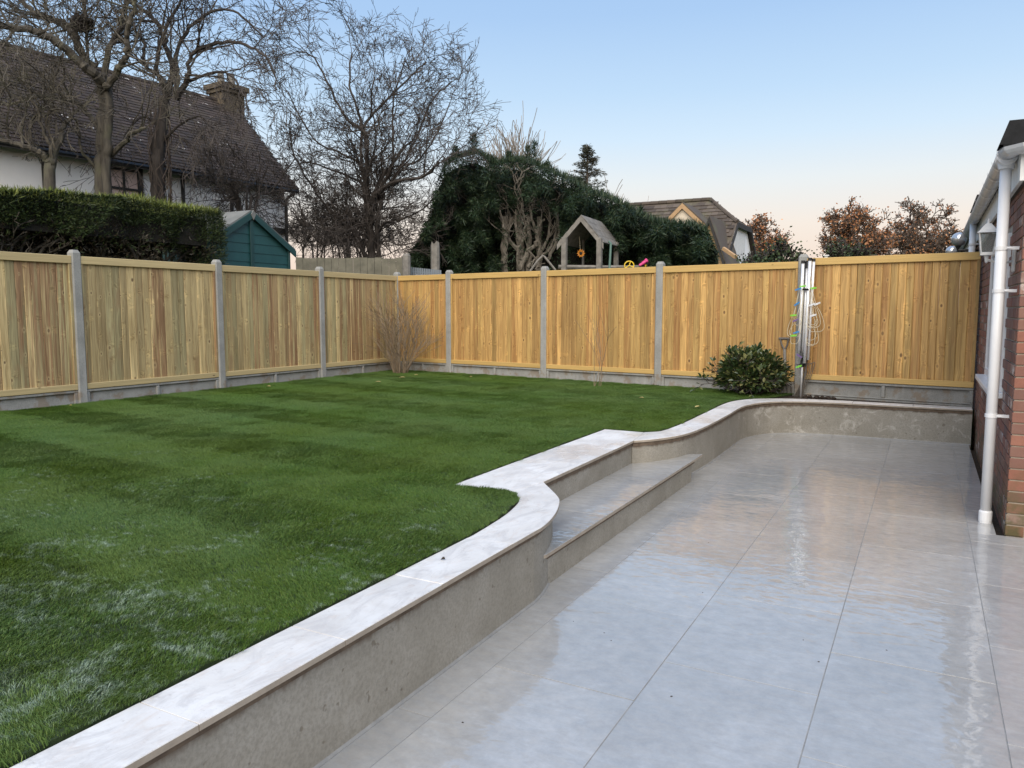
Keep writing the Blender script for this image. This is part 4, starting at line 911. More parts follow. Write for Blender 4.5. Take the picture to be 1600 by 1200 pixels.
# nest
nest = MB(); c = at(128, 37, Y+0.15); rr_ = random.Random(4)
for k in range(420):
    a = rr_.uniform(0, 6.28); b = rr_.gauss(0, 0.5); R_ = rr_.uniform(0.10, 0.19); p = c + Vector((math.cos(a)*math.cos(b)*R_, math.sin(a)*math.cos(b)*R_, math.sin(b)*R_*0.8)); d = Vector((-math.sin(a), math.cos(a), rr_.gauss(0, 0.4)))*rr_.uniform(0.06, 0.14)
    nest.tube([p-d, p+d*0.1, p+d], 0.005, 3, cap=False)
nb = blob(c, 0.13, 0.13, 0.11, 3); nest.add(nb.v, nb.f)
tag(nest.build('bird_nest', M['barkdark'], loc=tuple(c)), 'dark round bird nest of twigs lodged in the mossy bare tree', 'nest')
# tree B
Y = 13.2; B_ = tree_thing('bare_tree', 'small bare tree with a forked mossy trunk near the white cottage wall', gp(78, 270, Y), group='bare trees behind the hedge')
T = Tree(22); T.limb([gp(79, 270, Y), at(79, 290, Y), at(80, 255, Y)], 0.105, 0.09, 0.01); T.mb.build('trunk', M['bark'], B_, smooth=True); T.mb = MB()
for pts, dy, a, b in [([(300,960),(250,910),(200,880),(100,840),(-20,815),(-160,790)], -0.5, 0.06, 0.03), ([(300,960),(350,820),(380,730),(460,640)], 0.5, 0.065, 0.03), ([(300,960),(290,850),(250,760),(220,640),(160,560)], -0.3, 0.035, 0.015),
                      ([(200,880),(180,780),(190,700),(260,620),(230,540)], 0.3, 0.03, 0.012), ([(130,850),(130,740),(150,640),(100,520)], 0.2, 0.028, 0.012), ([(60,830),(40,700),(60,580),(20,470)], -0.4, 0.025, 0.012), ([(330,880),(280,740),(290,650),(360,640)], -0.3, 0.025, 0.012), ([(0,820),(-40,680),(10,540),(90,470)], 0.4, 0.025, 0.012)]:
    q, rd = px_limb(T, pts, Y, dy=dy, r0=a, r1=b); T.dress(q, rd, dict(TW, kids=[4, 3, 2]), 3.6, 0.62, 0.2)
T.mb.build('branches', M['bark'], B_)
# tree C, ivy-stemmed, weeping
Y = 15.0; C_ = tree_thing('bare_tree', 'weeping bare tree with an ivy-tangled trunk before the cottage chimney', gp(250, 300, Y), group='bare trees behind the hedge')
T = Tree(23); T.limb([gp(249, 300, Y), at(249, 300, Y), at(247, 240, Y), at(253, 190, Y), at(257, 150, Y)], 0.135, 0.105, 0.015)
T.mb.build('trunk', M['barkdark'], C_, smooth=True); T.mb = MB()
s1 = 1/2.857
for pts, dy, a, b in [([(735,440),(770,320),(740,200),(700,100),(620,30),(540,-20)], 0.7, 0.07, 0.03), ([(790,440),(830,370),(840,330),(870,230),(1000,190),(1100,200),(1200,270),(1235,400)], -0.8, 0.065, 0.012), ([(760,430),(720,350),(650,290),(640,200),(600,120)], -0.6, 0.05, 0.02),
                      ([(790,420),(790,330),(800,200),(900,80),(1000,40),(1100,90),(1180,170)], 0.6, 0.05, 0.015), ([(745,430),(700,300),(730,150),(800,20),(860,-80)], 0.2, 0.05, 0.02), ([(830,370),(930,330),(1020,330),(1090,420),(1110,520)], -0.9, 0.035, 0.01), ([(720,640),(800,560),(900,520),(960,600)], -0.6, 0.03, 0.012), ([(700,560),(640,520),(560,600),(540,700)], -0.5, 0.03, 0.012)]:
    q, rd = px_limb(T, pts, Y, sx=s1, dy=dy, r0=a, r1=b); T.dress(q, rd, DROOP, 3.3, 1.05, 0.25)
T.mb.build('branches', M['barkdark'], C_); T.mb = MB()
for k in range(150):      # dead ivy stems hugging the trunk
    h = rnd.uniform(0.33, 4.6); a = rnd.uniform(0, 6.28); c = gp(250, 300, Y); rr_ = 0.14; pts = []
    for i in range(6):
        pts.append(Vector((c.x+math.cos(a)*rr_*(1+rnd.random()*0.6)+(h-3)*0.03, c.y+math.sin(a)*rr_*(1+rnd.random()*0.6), h))); h += rnd.uniform(0.1, 0.28); a += rnd.gauss(0, 0.4)
    T.mb.tube(pts, 0.009, 3, cap=False)
    if k % 3 == 0: T.grow(pts[2], Vector((math.cos(a), math.sin(a), -0.4)), rnd.uniform(0.4, 0.9), 0.009, 2, DROOP)
T.mb.build('ivy_stems', M['twig'], C_)
# tangle before the cottage, next to the shed
Y = 17.0; E_ = tree_thing('bare_shrub', 'dark tangled bare shrub against the cottage wall above the shed', gp(385, 340, Y), 'shrub')
T = Tree(24)
for k in range(7):
    a = rnd.uniform(-1, 1); q, rd = T.limb([gp(385+a*8, 340, Y), at(385+a*14, 330, Y), at(385+a*40, 300+rnd.uniform(-15, 15), Y+rnd.uniform(-.5,.5)), at(388+a*75, 262+rnd.uniform(-35, 45), Y+rnd.uniform(-.8,.8))], 0.04, 0.012, 0.05)
    T.dress(q, rd, dict(TW, kids=[3, 3, 1.5], trop=[0, -0.02, -0.05]), 3.0, 0.8, 0.25)
T.mb.build('branches', M['barkdark'], E_)
# tree D, dense many-stemmed
Y = 18.0; D_t = tree_thing('bare_tree', 'dense many-stemmed bare tree between the green shed and the conifer screen', gp(570, 420, Y), group='bare trees behind the hedge')
T = Tree(25)
T.limb([gp(578, 424, Y), at(578, 420, Y), at(580, 380, Y), at(578, 345, Y), at(572, 300, Y)], 0.115, 0.07, 0.02); T.limb([gp(545, 424, Y), at(543, 415, Y), at(544, 365, Y), at(548, 330, Y)], 0.07, 0.045, 0.02); T.limb([gp(590, 424, Y), at(592, 400, Y), at(590, 340, Y), at(600, 300, Y)], 0.07, 0.045, 0.02)
T.mb.build('trunk', M['barkdark'], D_t, smooth=True); T.mb = MB()
PD = dict(TW, kids=[4, 4, 2.4], trop=[0.05, 0.02, 0.0], rmin=0.0047)
for pts, dy, a, b in [([(515,750),(490,600),(500,450),(440,250),(450,100)], 0.3, 0.07, 0.018), ([(500,460),(420,400),(340,250),(270,120),(190,90)], -0.5, 0.05, 0.012), ([(505,440),(600,330),(700,230),(800,140)], 0.5, 0.05, 0.014), ([(560,760),(650,700),(780,680),(860,610)], -0.7, 0.06, 0.03),
                      ([(440,900),(350,840),(250,700),(170,550),(160,380)], 0.4, 0.05, 0.014), ([(580,740),(640,620),(640,450),(645,320),(700,120)], -0.3, 0.05, 0.014), ([(640,690),(700,600),(760,480),(820,330),(920,230)], 0.6, 0.045, 0.012), ([(440,930),(330,1000),(250,930),(200,800)], -0.6, 0.04, 0.014),
                      ([(600,900),(700,870),(780,830),(850,760)], 0.7, 0.04, 0.014), ([(490,620),(380,560),(270,500),(150,280)], -0.8, 0.045, 0.012), ([(620,640),(760,600),(850,470),(910,330)], -0.5, 0.045, 0.012), ([(480,700),(340,640),(230,610),(180,650)], 0.5, 0.04, 0.012), ([(560,800),(520,700),(560,520),(540,330),(560,180)], 0.8, 0.045, 0.012), ([(600,980),(680,1000),(760,980)], -0.6, 0.03, 0.012), ([(560,740),(680,560),(740,500),(770,400)], 0.2, 0.05, 0.015)]:
    q, rd = px_limb(T, [(530+0.10*(pts[0][0]-530), max(pts[0][1]+160, 880)), (530+0.5*(pts[0][0]-530), pts[0][1]+70)]+pts, Y, sx=1/3, ox=400, oy=50, dy=dy, r0=a, r1=b); T.dress(q, rd, PD, 3.5, 1.05, 0.2)
for k in range(26):
    x = rnd.uniform(485, 662); y = rnd.uniform(300, 400); q, rd = T.limb([at(570+rnd.uniform(-12, 18), rnd.uniform(330, 415), Y), at((x+575)/2, (y+350)/2+rnd.uniform(-15, 15), Y+rnd.uniform(-.5, .5)), at(x, y, Y+rnd.uniform(-.9, .9))], 0.022, 0.008, 0.02); T.dress(q, rd, PD, 3.4, 0.8, 0.2)
T.mb.build('branches', M['barkdark'], D_t)
Y = 21.0; q_ = tree_thing('bare_shrub', 'low dark bare thicket behind the old grey board fence', gp(500, 380, Y), 'shrub'); T = Tree(26)
for k in range(16):
    x = 470+k*8+rnd.uniform(-5,5); q, rd = T.limb([gp(x, 400, Y), at(x, 400, Y), at(x+rnd.uniform(-12,12), 376, Y), at(x+rnd.uniform(-22,22), 360+rnd.uniform(-10, 10), Y)], 0.03, 0.01, 0.05); T.dress(q, rd, dict(TW, kids=[3, 3, 1.5]), 3.0, 0.6, 0.3)
T.mb.build('branches', M['barkdark'], q_)

# ------------------------------------------------------------------ tiled roofs
def tile_roof(o, ea, es, W, L_, tw, ex, th, ok, seed):
    """overlapping tiles laid course by course: o lower corner, ea along, es up the slope"""
    r = random.Random(seed); m = MB(); ea, es = Vector(ea).normalized(), Vector(es).normalized(); nn = ea.cross(es).normalized()
    if nn.z < 0: nn = -nn
    nc = int(L_/ex); nw = int(W/tw)+1
    for c in range(nc):
        for k in range(nw):
            x = k*tw + (tw/2 if c % 2 else 0) - tw*0.25; s_ = c*ex
            if not ok((x+tw/2), s_+ex/2): continue
            x0 = max(0.0, x+0.003); x1 = min(W, x+tw-0.003)
            if x1-x0 < 0.03: continue
            z = nn*(th+r.uniform(0, 0.006)); z2 = nn*0.004; s0 = s_+r.uniform(-0.006, 0.006)
            a = o+ea*x0+es*s0; b = o+ea*x1+es*s0; d = es*(ex+0.02)
            m.add([a-nn*0.004, b-nn*0.004, b+z, a+z, b+d+z2, a+d+z2], [(0,1,2,3), (3,2,4,5), (0,3,5), (1,4,2)])
    return m
# ------------------------------------------------------------------ white cottage
EC = Vector((-14.6, 15.4, 4.6)); h = Vector((0.66, 7.3, 0)).normalized(); nout = Vector((h.y, -h.x, 0))
cot = thing('cottage', 'white cottage with steep dark brown tiled roof behind the bare trees', 'house', (EC.x, EC.y, 0.33))
Lc = 14.0; dpt = 2.5; rise = 2.5
f0 = EC - nout*0.25 - h*0.28; f0.z = 0.33
m = MB(); m.obox(f0, -h*(Lc-0.3), -nout*(2*dpt-0.5), Vector((0,0,4.30)))
bk = f0 - nout*(2*dpt-0.5); ap = f0 - nout*(dpt-0.25); zt = 4.30
for e in (0.0, Lc-0.3):
    a, b, c = f0-h*e+Vector((0,0,zt)), bk-h*e+Vector((0,0,zt)), ap-h*e+Vector((0,0,zt+2.1)); m.add([a, b, c], [(0,1,2)])
m.build('wall', M['whitewall'], cot)
sl = (-nout*dpt + Vector((0,0,rise))); Ls = sl.length; es = sl.normalized()
m = MB(); m.obox(EC + Vector((0,0,-0.03)), -h*Lc, sl, Vector((0,0,-0.10))); m.obox(EC - nout*2*dpt + Vector((0,0,-0.03)), -h*Lc, nout*dpt+Vector((0,0,rise)), Vector((0,0,-0.10)))
roof = m.build('roof', M['tiles'], cot)
tm = tile_roof(EC, -h, es, Lc, Ls, 0.20, 0.115, 0.016, lambda x, s: True, 5); tag(tm.build('roof_tiles', M['tiles'], roof), kind='stuff')
tm = tile_roof(EC - nout*2*dpt, -h, nout*dpt+Vector((0,0,rise)), Lc, Ls, 0.20, 0.23, 0.016, lambda x, s: True, 6); tag(tm.build('roof_tiles', M['tiles'], roof), kind='stuff')
m = MB(); rp = EC + sl
for k in range(int(Lc/0.3)):
    a = rp - h*(k*0.3+0.01); b = rp - h*(k*0.3+0.30); m.tube([a+Vector((0,0,-0.03)), b+Vector((0,0,-0.03))], [0.085, 0.078], 8)
m.build('ridge_tiles', M['tiles'], roof)
cc = at(356, 200, 21.6); ch = Vector((cc.x, cc.y, 5.9)) 
m = MB(); e1, e2 = h*0.66, -nout*0.62
m.obox(ch - e1/2 - e2/2, e1, e2, (0,0,1.45)); m.obox(ch - e1*0.58 - e2*0.58 + Vector((0,0,1.38)), e1*1.16, e2*1.16, (0,0,0.10)); m.obox(ch - e1*0.66 - e2*0.66 + Vector((0,0,1.475)), e1*1.32, e2*1.32, (0,0,0.13)); m.obox(ch - e1*0.72 - e2*0.72 + Vector((0,0,-0.3)), e1*1.44, e2*1.44, (0,0,0.62))
chim = m.build('chimney', M['chimney'], cot)
for s_ in (-0.17, 0.17):
    p = ch + h*s_ + Vector((0,0,1.60)); q = MB(); q.tube([p, p+Vector((0,0,0.32)), p+Vector((0,0,0.36))], [0.10, 0.085, 0.10], 10); q.build('chimney_pot', M['oldwood'], chim)
fr = f0 + nout*0.004
for k, dd in enumerate((1.6, 2.9, 3.9, 4.7, 5.9, 7.1, 8.0, 9.3)):
    q = MB(); q.obox(fr - h*dd, -h*0.08, nout*0.035, (0,0,4.28)); q.build('timber_stud', M['timberblack'], cot)
q = MB(); q.obox(fr + Vector((0,0,3.1)), -h*10.5, nout*0.03, (0,0,0.14)); q.build('timber_rail', M['timberblack'], cot)
for dd in (3.98,):
    q = MB(); q.obox(fr - h*dd + Vector((0,0,3.28)), -h*0.68, nout*0.02, (0,0,0.85)); wn = q.build('window', M['blind'], cot)
    q = MB(); o_ = fr - h*dd + Vector((0,0,3.28))
    for f in (0.0, 0.33, 0.64): q.obox(o_ - h*f + nout*0.021, -h*0.05, nout*0.02, (0,0,0.85))
    for f in (0.0, 0.40, 0.80): q.obox(o_ - h*0.003 + nout*0.022 + Vector((0,0,f)), -h*0.69, nout*0.021, (0,0,0.05))
    q.build('glazing_bars', M['timberblack'], wn)
q = MB(); q.tube([EC - h*0.1 + nout*0.03 + Vector((0,0,-0.08)), EC - h*Lc + nout*0.03 + Vector((0,0,-0.08))], 0.055, 8); q.build('gutter', M['black'], cot)
q = MB(); q.tube([EC - h*0.15 + nout*0.03 + Vector((0,0,-0.08)), EC - h*0.32 - nout*0.15 + Vector((0,0,-0.3)), EC - h*0.34 - nout*0.18 + Vector((0,0,-4.2))], 0.045, 8); q.build('downpipe', M['black'], cot)
q = MB(); o_ = EC + es*1.3 - h*6.9 + Vector((0.02,0,0.05)); q.obox(o_, -h*0.5, es*0.75, nout*0.05+Vector((0,0,0.05))); wn = q.build('roof_light', M['oldwood'], cot)
q = MB(); q.obox(o_ - h*0.05 + es*0.06 + (nout*0.05+Vector((0,0,0.05))), -h*0.4, es*0.63, nout*0.004+Vector((0,0,0.004))); q.build('pane', M['alu'], wn)

# ------------------------------------------------------------------ green shed
su, sv0, sv1, ez, az = -9.42, 7.97, 9.72, 2.47, 2.965
shed = thing('garden_shed', 'teal green wooden shed with grey felt roof behind the fence', 'shed', (su, (sv0+sv1)/2, 0.33)); mid = (sv0+sv1)/2; dp_ = 2.1
m = MB(); m.box((su-dp_, sv0+0.06, 0.33), (su-0.02, sv1-0.06, ez-0.04)); m.add([(su-0.02, sv0+0.06, ez-0.04), (su-0.02, sv1-0.06, ez-0.04), (su-0.02, mid, az-0.06)], [(0,1,2)]); m.add([(su-dp_, sv0+0.06, ez-0.04), (su-dp_, sv1-0.06, ez-0.04), (su-dp_, mid, az-0.06)], [(2,1,0)]); m.build('shed_body', M['shedtrim'], shed)
nb_ = 18
for k in range(nb_):
    z0 = 0.35 + k*0.143; z1 = z0 + 0.140
    def hw(z): return (sv1-sv0)/2 - 0.06 if z < ez-0.04 else max(0.0, ((sv1-sv0)/2-0.06)*(az-0.06-z)/(az-ez-0.02))
    if hw(z0) <= 0.02: break
    a, b = hw(z0), hw(min(z1, az-0.07)); zz = min(z1, az-0.07); m = MB()
    m.add([(su-0.018, mid-a, z0), (su-0.018, mid+a, z0), (su, mid+a, z0), (su, mid-a, z0), (su-0.018, mid-b, zz), (su-0.018, mid+b, zz), (su-0.008, mid+b, zz), (su-0.008, mid-b, zz)], [(0,1,5,4), (3,7,6,2), (0,3,2,1), (4,5,6,7), (0,4,7,3), (1,2,6,5)]); m.build('cladding_board', M['shed'], shed)
m = MB(); m.cham((su+0.001, mid-0.035, 0.35), (su+0.026, mid+0.035, az-0.10), 0.004); m.build('centre_batten', M['shedtrim'], shed)
for y_ in (sv0+0.06, sv1-0.10):
    m = MB(); m.cham((su+0.001, y_, 0.35), (su+0.022, y_+0.045, ez-0.03), 0.004); m.build('corner_trim', M['shedtrim'], shed)
for sg, y0 in ((1, sv0-0.03), (-1, sv1+0.03)):
    m = MB(); a = Vector((su-dp_-0.06, y0, ez-0.03)); u_ = Vector((0, mid-y0, az-ez+0.045)); m.obox(a, (dp_+0.10, 0, 0), u_, Vector((0, -sg*0.02, 0.03))); m.build('felt_roof', M['felt'], shed)
    m = MB(); a = Vector((su+0.040, y0-sg*0.012, ez-0.135)); u_ = Vector((0, (mid-y0)+sg*0.012, az-ez+0.06)); m.obox(a, (0.022, 0, 0), u_, Vector((0, 0, 0.105))); m.build('bargeboard', M['shedtrim'], shed)
m = MB(); m.add([(su+0.064, mid-0.05, az-0.02), (su+0.064, mid, az-0.11), (su+0.064, mid+0.05, az-0.02), (su+0.064, mid, az+0.05), (su+0.076, mid-0.045, az-0.02), (su+0.076, mid, az-0.10), (su+0.076, mid+0.045, az-0.02), (su+0.076, mid, az+0.045)], [(4,5,6,7), (0,1,5,4), (1,2,6,5), (2,3,7,6), (3,0,4,7)]); m.build('finial', M['felt'], shed)

# ------------------------------------------------------------------ old board fence, posts, blue-grey pickets
Y = 15.6; of = thing('old_board_fence', 'weathered grey vertical board fence behind the new pale fence', 'fence', tuple(gp(550, 420, Y)))
for k in range(16):
    x0 = 462+k*11.2; a = at(x0, 402.5+rnd.uniform(-1, 1)+(k*0.05), Y); b = at(x0+10.7, 402.5, Y); d = (b-a); d.z = 0; a2 = a.copy(); a2.z = 0.33
    m = MB(); m.obox(a2, d, Vector((-sA, cA, 0))*0.02*(1 if k % 2 else 1.3), (0, 0, a.z-0.33)); m.build('board', M['mosswood'], of)
def stub(px, pt, wpx, Y, name, label, broken=False):
    p = at(px, pt, Y); r_ = wpx/1202*Y/2; m = MB(); n = 10
    hs = [0.0 if not broken else rnd.uniform(-0.12, 0.06) for _ in range(n)]
    ring = [(math.cos(2*math.pi*i/n)*r_, math.sin(2*math.pi*i/n)*r_) for i in range(n)]
    vs = [(p.x+x, p.y+y, 0.33) for x, y in ring] + [(p.x+x, p.y+y, p.z-(0.06 if not broken else 0)+hs[i]) for i, (x, y) in enumerate(ring)] + [(p.x+x*0.6, p.y+y*0.6, p.z-(0.015 if not broken else 0.08)) for x, y in ring]
    m.add(vs, [(i, (i+1)%n, n+(i+1)%n, n+i) for i in range(n)]+[(n+i, n+(i+1)%n, 2*n+(i+1)%n, 2*n+i) for i in range(n)]+[tuple(range(2*n, 3*n))])
    tag(m.build(name, M['oldwood'], loc=(p.x, p.y, 0.33)), label, 'post')
stub(635, 395, 13, 15.3, 'round_post', 'round-topped weathered timber post at the end of the old board fence')
stub(680, 379, 14, 15.8, 'broken_post', 'tall broken weathered timber stump before the dark conifers', True)
Y = 15.5; pk = thing('picket_fence', 'low blue-grey picket fence between two weathered posts', 'fence', tuple(gp(662, 422, Y)))
for k in range(14):
    a = at(641+k*3.5, 417.5+k*0.35, Y); a2 = Vector((a.x, a.y, 0.33)); m = MB(); m.obox(a2, c2w(0.036, 0)-c2w(0, 0), Vector((-sA, cA, 0))*0.015, (0, 0, a.z-0.33)); m.build('picket', M['bluegrey'], pk)
m = MB(); m.tube([at(640, 424, Y+0.03), at(690, 428, Y+0.03)], 0.02, 6); m.build('picket_rail', M['bluegrey'], pk)

# ------------------------------------------------------------------ tall conifer screen
r3 = np.random.default_rng(31)
prof = [(636, 405), (652, 380), (668, 345), (684, 285), (692, 262), (712, 246), (745, 238), (775, 256), (800, 250), (830, 254), (862, 268), (885, 278), (915, 296), (945, 307), (970, 318), (995, 334), (1020, 346), (1050, 351), (1085, 353), (1104, 360), (1114, 390)]
def topy(x): return float(np.interp(x, [a for a, b in prof], [b for a, b in prof]))
con = thing('conifer_screen', 'tall dark green overgrown conifer hedge with dead inner limbs', 'hedge', tuple(gp(880, 400, 18)))
def conY(x): return 18.6 - (x-690)*0.0052
Ps, Ds, Ss = [], [], []
n = 120000
X = r3.uniform(638, 1118, n); ty = np.array([topy(x) for x in X]) 
lump = 7*np.sin(X*0.16)+5*np.sin(X*0.37+1); Yp = ty + (425-ty)*r3.random(n)**0.85
# dead hollow where the limbs show
hol = ((X > 782) & (X < 876) & (Yp > 312 + 9*np.sin(X*0.3) + 0.010*(X-828)**2)) | ((X > 864) & (X < 978) & (Yp > 392))
keep = ~hol | (r3.random(n) < 0.05); X, Yp, lump = X[keep], Yp[keep], lump[keep]; n = len(X)
dep = 0.50*np.sin(X*0.085+Yp*0.03)+0.40*np.sin(X*0.21-Yp*0.06)+0.34*np.sin(Yp*0.13+X*0.05)+0.18*np.sin(Yp*0.31-X*0.27)+np.abs(r3.normal(0, 0.28, n))
pts = []
for x, y, d in zip(X, Yp, dep): pts.append(at(x, y, conY(x)-0.5+d)[:])
P_ = np.array(pts); toward = np.array([sA, -cA, 0.0])
D_ = np.stack([toward]*n) + r3.normal(0, 0.65, (n, 3)) + np.array([0, 0, 0.25])
V1, F1 = kites(P_, D_, r3.uniform(0.06, 0.17, n), r3.uniform(0.005, 0.013, n), r3, droop=0.2)
# feathery leaders along the top
k = 4000; X = r3.uniform(690, 1105, k); base = np.array([at(x, topy(x)+3, conY(x)+r3.normal(0, 0.3))[:] for x in X])
D2 = np.stack([r3.normal(0, 0.35, k), r3.normal(0, 0.35, k), np.ones(k)], 1); V2, F2 = kites(base, D2, r3.uniform(0.08, 0.24, k), r3.uniform(0.005, 0.012, k), r3)
Vs, Fs = [V1, V2], [F1, F2+len(V1)]; off = len(V1)+len(V2)
for lx, ly, hh in ((712, 240, 0.35), (742, 232, 0.5), (738, 228, 0.45), (768, 252, 0.3), (825, 248, 0.45), (835, 244, 0.5), (855, 262, 0.3), (795, 246, 0.3), (905, 288, 0.3), (1000, 330, 0.25)):
    kk = 320; b0 = np.array(at(lx, ly+14, conY(lx))[:]); tt = r3.random(kk); bb = b0 + np.stack([r3.normal(0, 0.10, kk)*(1.1-tt), r3.normal(0, 0.10, kk)*(1.1-tt), tt*hh], 1)
    dd = np.stack([r3.normal(0, 0.6, kk), r3.normal(0, 0.6, kk), 0.7*np.ones(kk)], 1); V3, F3_ = kites(bb, dd, r3.uniform(0.06, 0.16, kk), r3.uniform(0.004, 0.010, kk), r3); Vs.append(V3); Fs.append(F3_+off); off += len(V3)
leafmesh('foliage', np.concatenate(Vs), np.concatenate(Fs), M['leyland'], con)
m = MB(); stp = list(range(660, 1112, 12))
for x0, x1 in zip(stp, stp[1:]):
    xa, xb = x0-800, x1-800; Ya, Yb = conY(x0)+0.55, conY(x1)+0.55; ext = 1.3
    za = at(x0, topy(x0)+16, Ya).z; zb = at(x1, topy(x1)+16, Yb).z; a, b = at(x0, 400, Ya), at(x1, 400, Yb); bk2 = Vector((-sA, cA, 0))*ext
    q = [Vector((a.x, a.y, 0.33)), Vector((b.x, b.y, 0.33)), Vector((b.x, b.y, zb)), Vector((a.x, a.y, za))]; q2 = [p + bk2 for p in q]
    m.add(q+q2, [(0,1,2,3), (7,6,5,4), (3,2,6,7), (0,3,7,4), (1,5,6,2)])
m.build('shade_core', M['core'], con)  # dark solid backing, its colour painting the shade within the screen
T = Tree(41); PK = dict(TW, kids=[3, 2], lv=2, rmin=0.008, trop=[0.10, 0.05])
for pts in [[(520,770),(510,680),(545,600),(540,520),(530,440)], [(520,770),(560,680),(600,640),(610,560),(640,520)], [(610,760),(615,640),(590,560),(570,470),(560,430)], [(610,700),(650,690),(690,620),(710,500),(705,440)], [(660,720),(700,640),(715,560),(680,460)], [(440,740),(450,640),(440,560),(420,470)], [(520,690),(460,610),(470,520),(455,440)], [(560,760),(640,660),(670,560),(660,450)], [(530,650),(500,560),(500,470)], [(450,600),(470,540),(490,500)]]:
    q, rd = px_limb(T, pts, 17.9, sx=0.3125, ox=650, oy=180, dy=rnd.uniform(-0.4, 0.3), r0=rnd.uniform(0.045, 0.075), r1=0.02, wob=0.04); T.dress(q, rd, PK, 2.6, 0.6, 0.2)
for x, w_ in ((438, 0.11), (513, 0.13), (560, 0.08), (612, 0.10)):
    a = at(650+x*0.3125, 428, 18.0); T.limb([Vector((a.x, a.y, 0.33)), Vector((a.x, a.y, 1.6)), Vector((a.x+0.04, a.y, 2.7)), Vector((a.x+0.02, a.y, 3.6))], w_, w_*0.6, 0.02)
tag(T.mb.build('dead_limbs', M['palebark'], con), 'pale bare curving limbs in the hollow of the conifers')

# ------------------------------------------------------------------ wooden play tower
Y = 15.0
def P8(x, y, dY=0.0): return at(850+x*0.09375, 330+y*0.09375, Y+dY)
pt = thing('play_tower', 'weathered wooden play tower with a pitched board roof before the conifers', 'play tower', tuple(gp(915, 400, Y)))
for x, top, w_, dY in ((340, 480, 0.095, 0), (925, 490, 0.095, 0), (1205, 560, 0.085, 0.95), (655, 505, 0.045, 1.0)):
    a = P8(x, top, dY); m = MB(); m.cham((a.x-w_/2, a.y-w_/2, 0.33), (a.x+w_/2, a.y+w_/2, a.z+0.05), 0.006); m.build('post', M['oldwood'], pt)
ap_, le, re = P8(620, 85), P8(235, 545), P8(985, 530); dvec = P8(955, 140, 1.15) - P8(620, 85); dvec.z = 0
for e, sgn in ((le, -1), (re, 1)):
    nb2 = 8; sl2 = e - ap_
    for k in range(nb2):
        a = ap_ + sl2*(k/nb2) ; b = sl2*(1/nb2*1.10); m = MB(); m.obox(a + Vector((0,0,0.012+0.006*(k%2))), dvec, b, Vector((0,0,0.018))); m.build('roof_board', M['oldwood'], pt)
    m = MB(); m.obox(ap_ + Vector((0,0,-0.10)) - dvec.normalized()*0.03, sl2*1.03, dvec.normalized()*0.028, Vector((0,0,0.105))); m.build('bargeboard', M['oldwood'], pt)
m = MB(); m.tube([P8(240, 925), P8(1200, 935, 0.1)], 0.04, 6); m.build('rail', M['oldwood'], pt)
m = MB(); m.tube([P8(1000, 930, 0.4), P8(1650, 925, 0.7)], 0.035, 6); m.build('rail', M['oldwood'], pt)
m = MB(); a, b = P8(300, 1010), P8(1210, 1010, 0.95); m.obox((a.x, a.y, 1.55), c2w(1.0, 0)-c2w(0, 0), c2w(0.2, 1.0)-c2w(0, 0), (0, 0, 0.06)); m.build('platform', M['oldwood'], pt)
m = MB(); m.tube([P8(-230, 1000), P8(-110, 830), P8(-20, 740), P8(10, 760), P8(190, 980)], 0.022, 6); m.build('grab_rail', M['oldwood'], pt)
m = MB(); m.tube([P8(1090, 970, -0.1), P8(1115, 540, -0.1), P8(1075, 500, -0.1)], 0.022, 8); tag(m.build('swing_pole', M['greenpipe'], pt), 'bent grey green pole beside the tower roof')
fl = thing('toy_sunflower', 'orange toy sunflower with a dark centre inside the play tower', 'toy', tuple(P8(615, 760, 0.5)))
c = P8(615, 700, 0.5); m = MB(); fx = c2w(1, 0)-c2w(0, 0); fz = Vector((0, 0, 1)); fn = Vector((sA, -cA, 0))
for k in range(10):
    a = 2*math.pi*k/10; d = fx*math.cos(a)+fz*math.sin(a); s_ = fx*-math.sin(a)+fz*math.cos(a); m.add([c+d*0.02, c+d*0.055+s_*0.018+fn*0.006, c+d*0.085, c+d*0.055-s_*0.018+fn*0.006], [(0,1,2,3)])
m.build('petals', M['orange'], fl); m = MB(); bl = blob(c+fn*0.012, 0.03, 0.03, 0.03, 2, 0.05, 6); m.add(bl.v, bl.f).build('centre', M['barkdark'], fl)
m = MB(); m.tube([c, P8(600, 590, 0.55), P8(590, 420, 0.55)], 0.006, 5); m.build('string', M['line'], fl)
wh = thing('toy_steering_wheel', 'yellow toy steering wheel on the play tower rail', 'toy', tuple(P8(1420, 925, 0.5))); c = P8(1420, 905, 0.5)
m = MB(); m.tube([c + fx*math.cos(a)*0.093 + fz*math.sin(a)*0.085 for a in np.linspace(0, 2*math.pi, 25)], 0.012, 6, cap=False); m.build('rim', M['toy_yellow'], wh)
m = MB()
for a in (math.pi/2-0.3, math.pi*1.2, -0.4): m.tube([c, c+fx*math.cos(a)*0.09+fz*math.sin(a)*0.083], 0.010, 6)
m.build('spokes', M['toy_yellow'], wh)
c = at(1005, 411, 15.6); ts = thing('toy_telescope', 'pink toy telescope poking above the fence', 'toy', (c.x, c.y, c.z-0.05))
d = fx*0.75+fz*0.5; m = MB(); m.tube([c-d*0.10, c-d*0.02, c-d*0.02, c+d*0.06, c+d*0.06, c+d*0.11], [0.028, 0.028, 0.036, 0.036, 0.046, 0.05], 10); m.build('barrel', M['toy_pink'], ts)
m = MB(); m.tube([c+fx*0.06-fz*0.03, c+fx*0.07-fz*0.12], 0.03, 8); m.build('mount', M['toy_yellow'], ts)

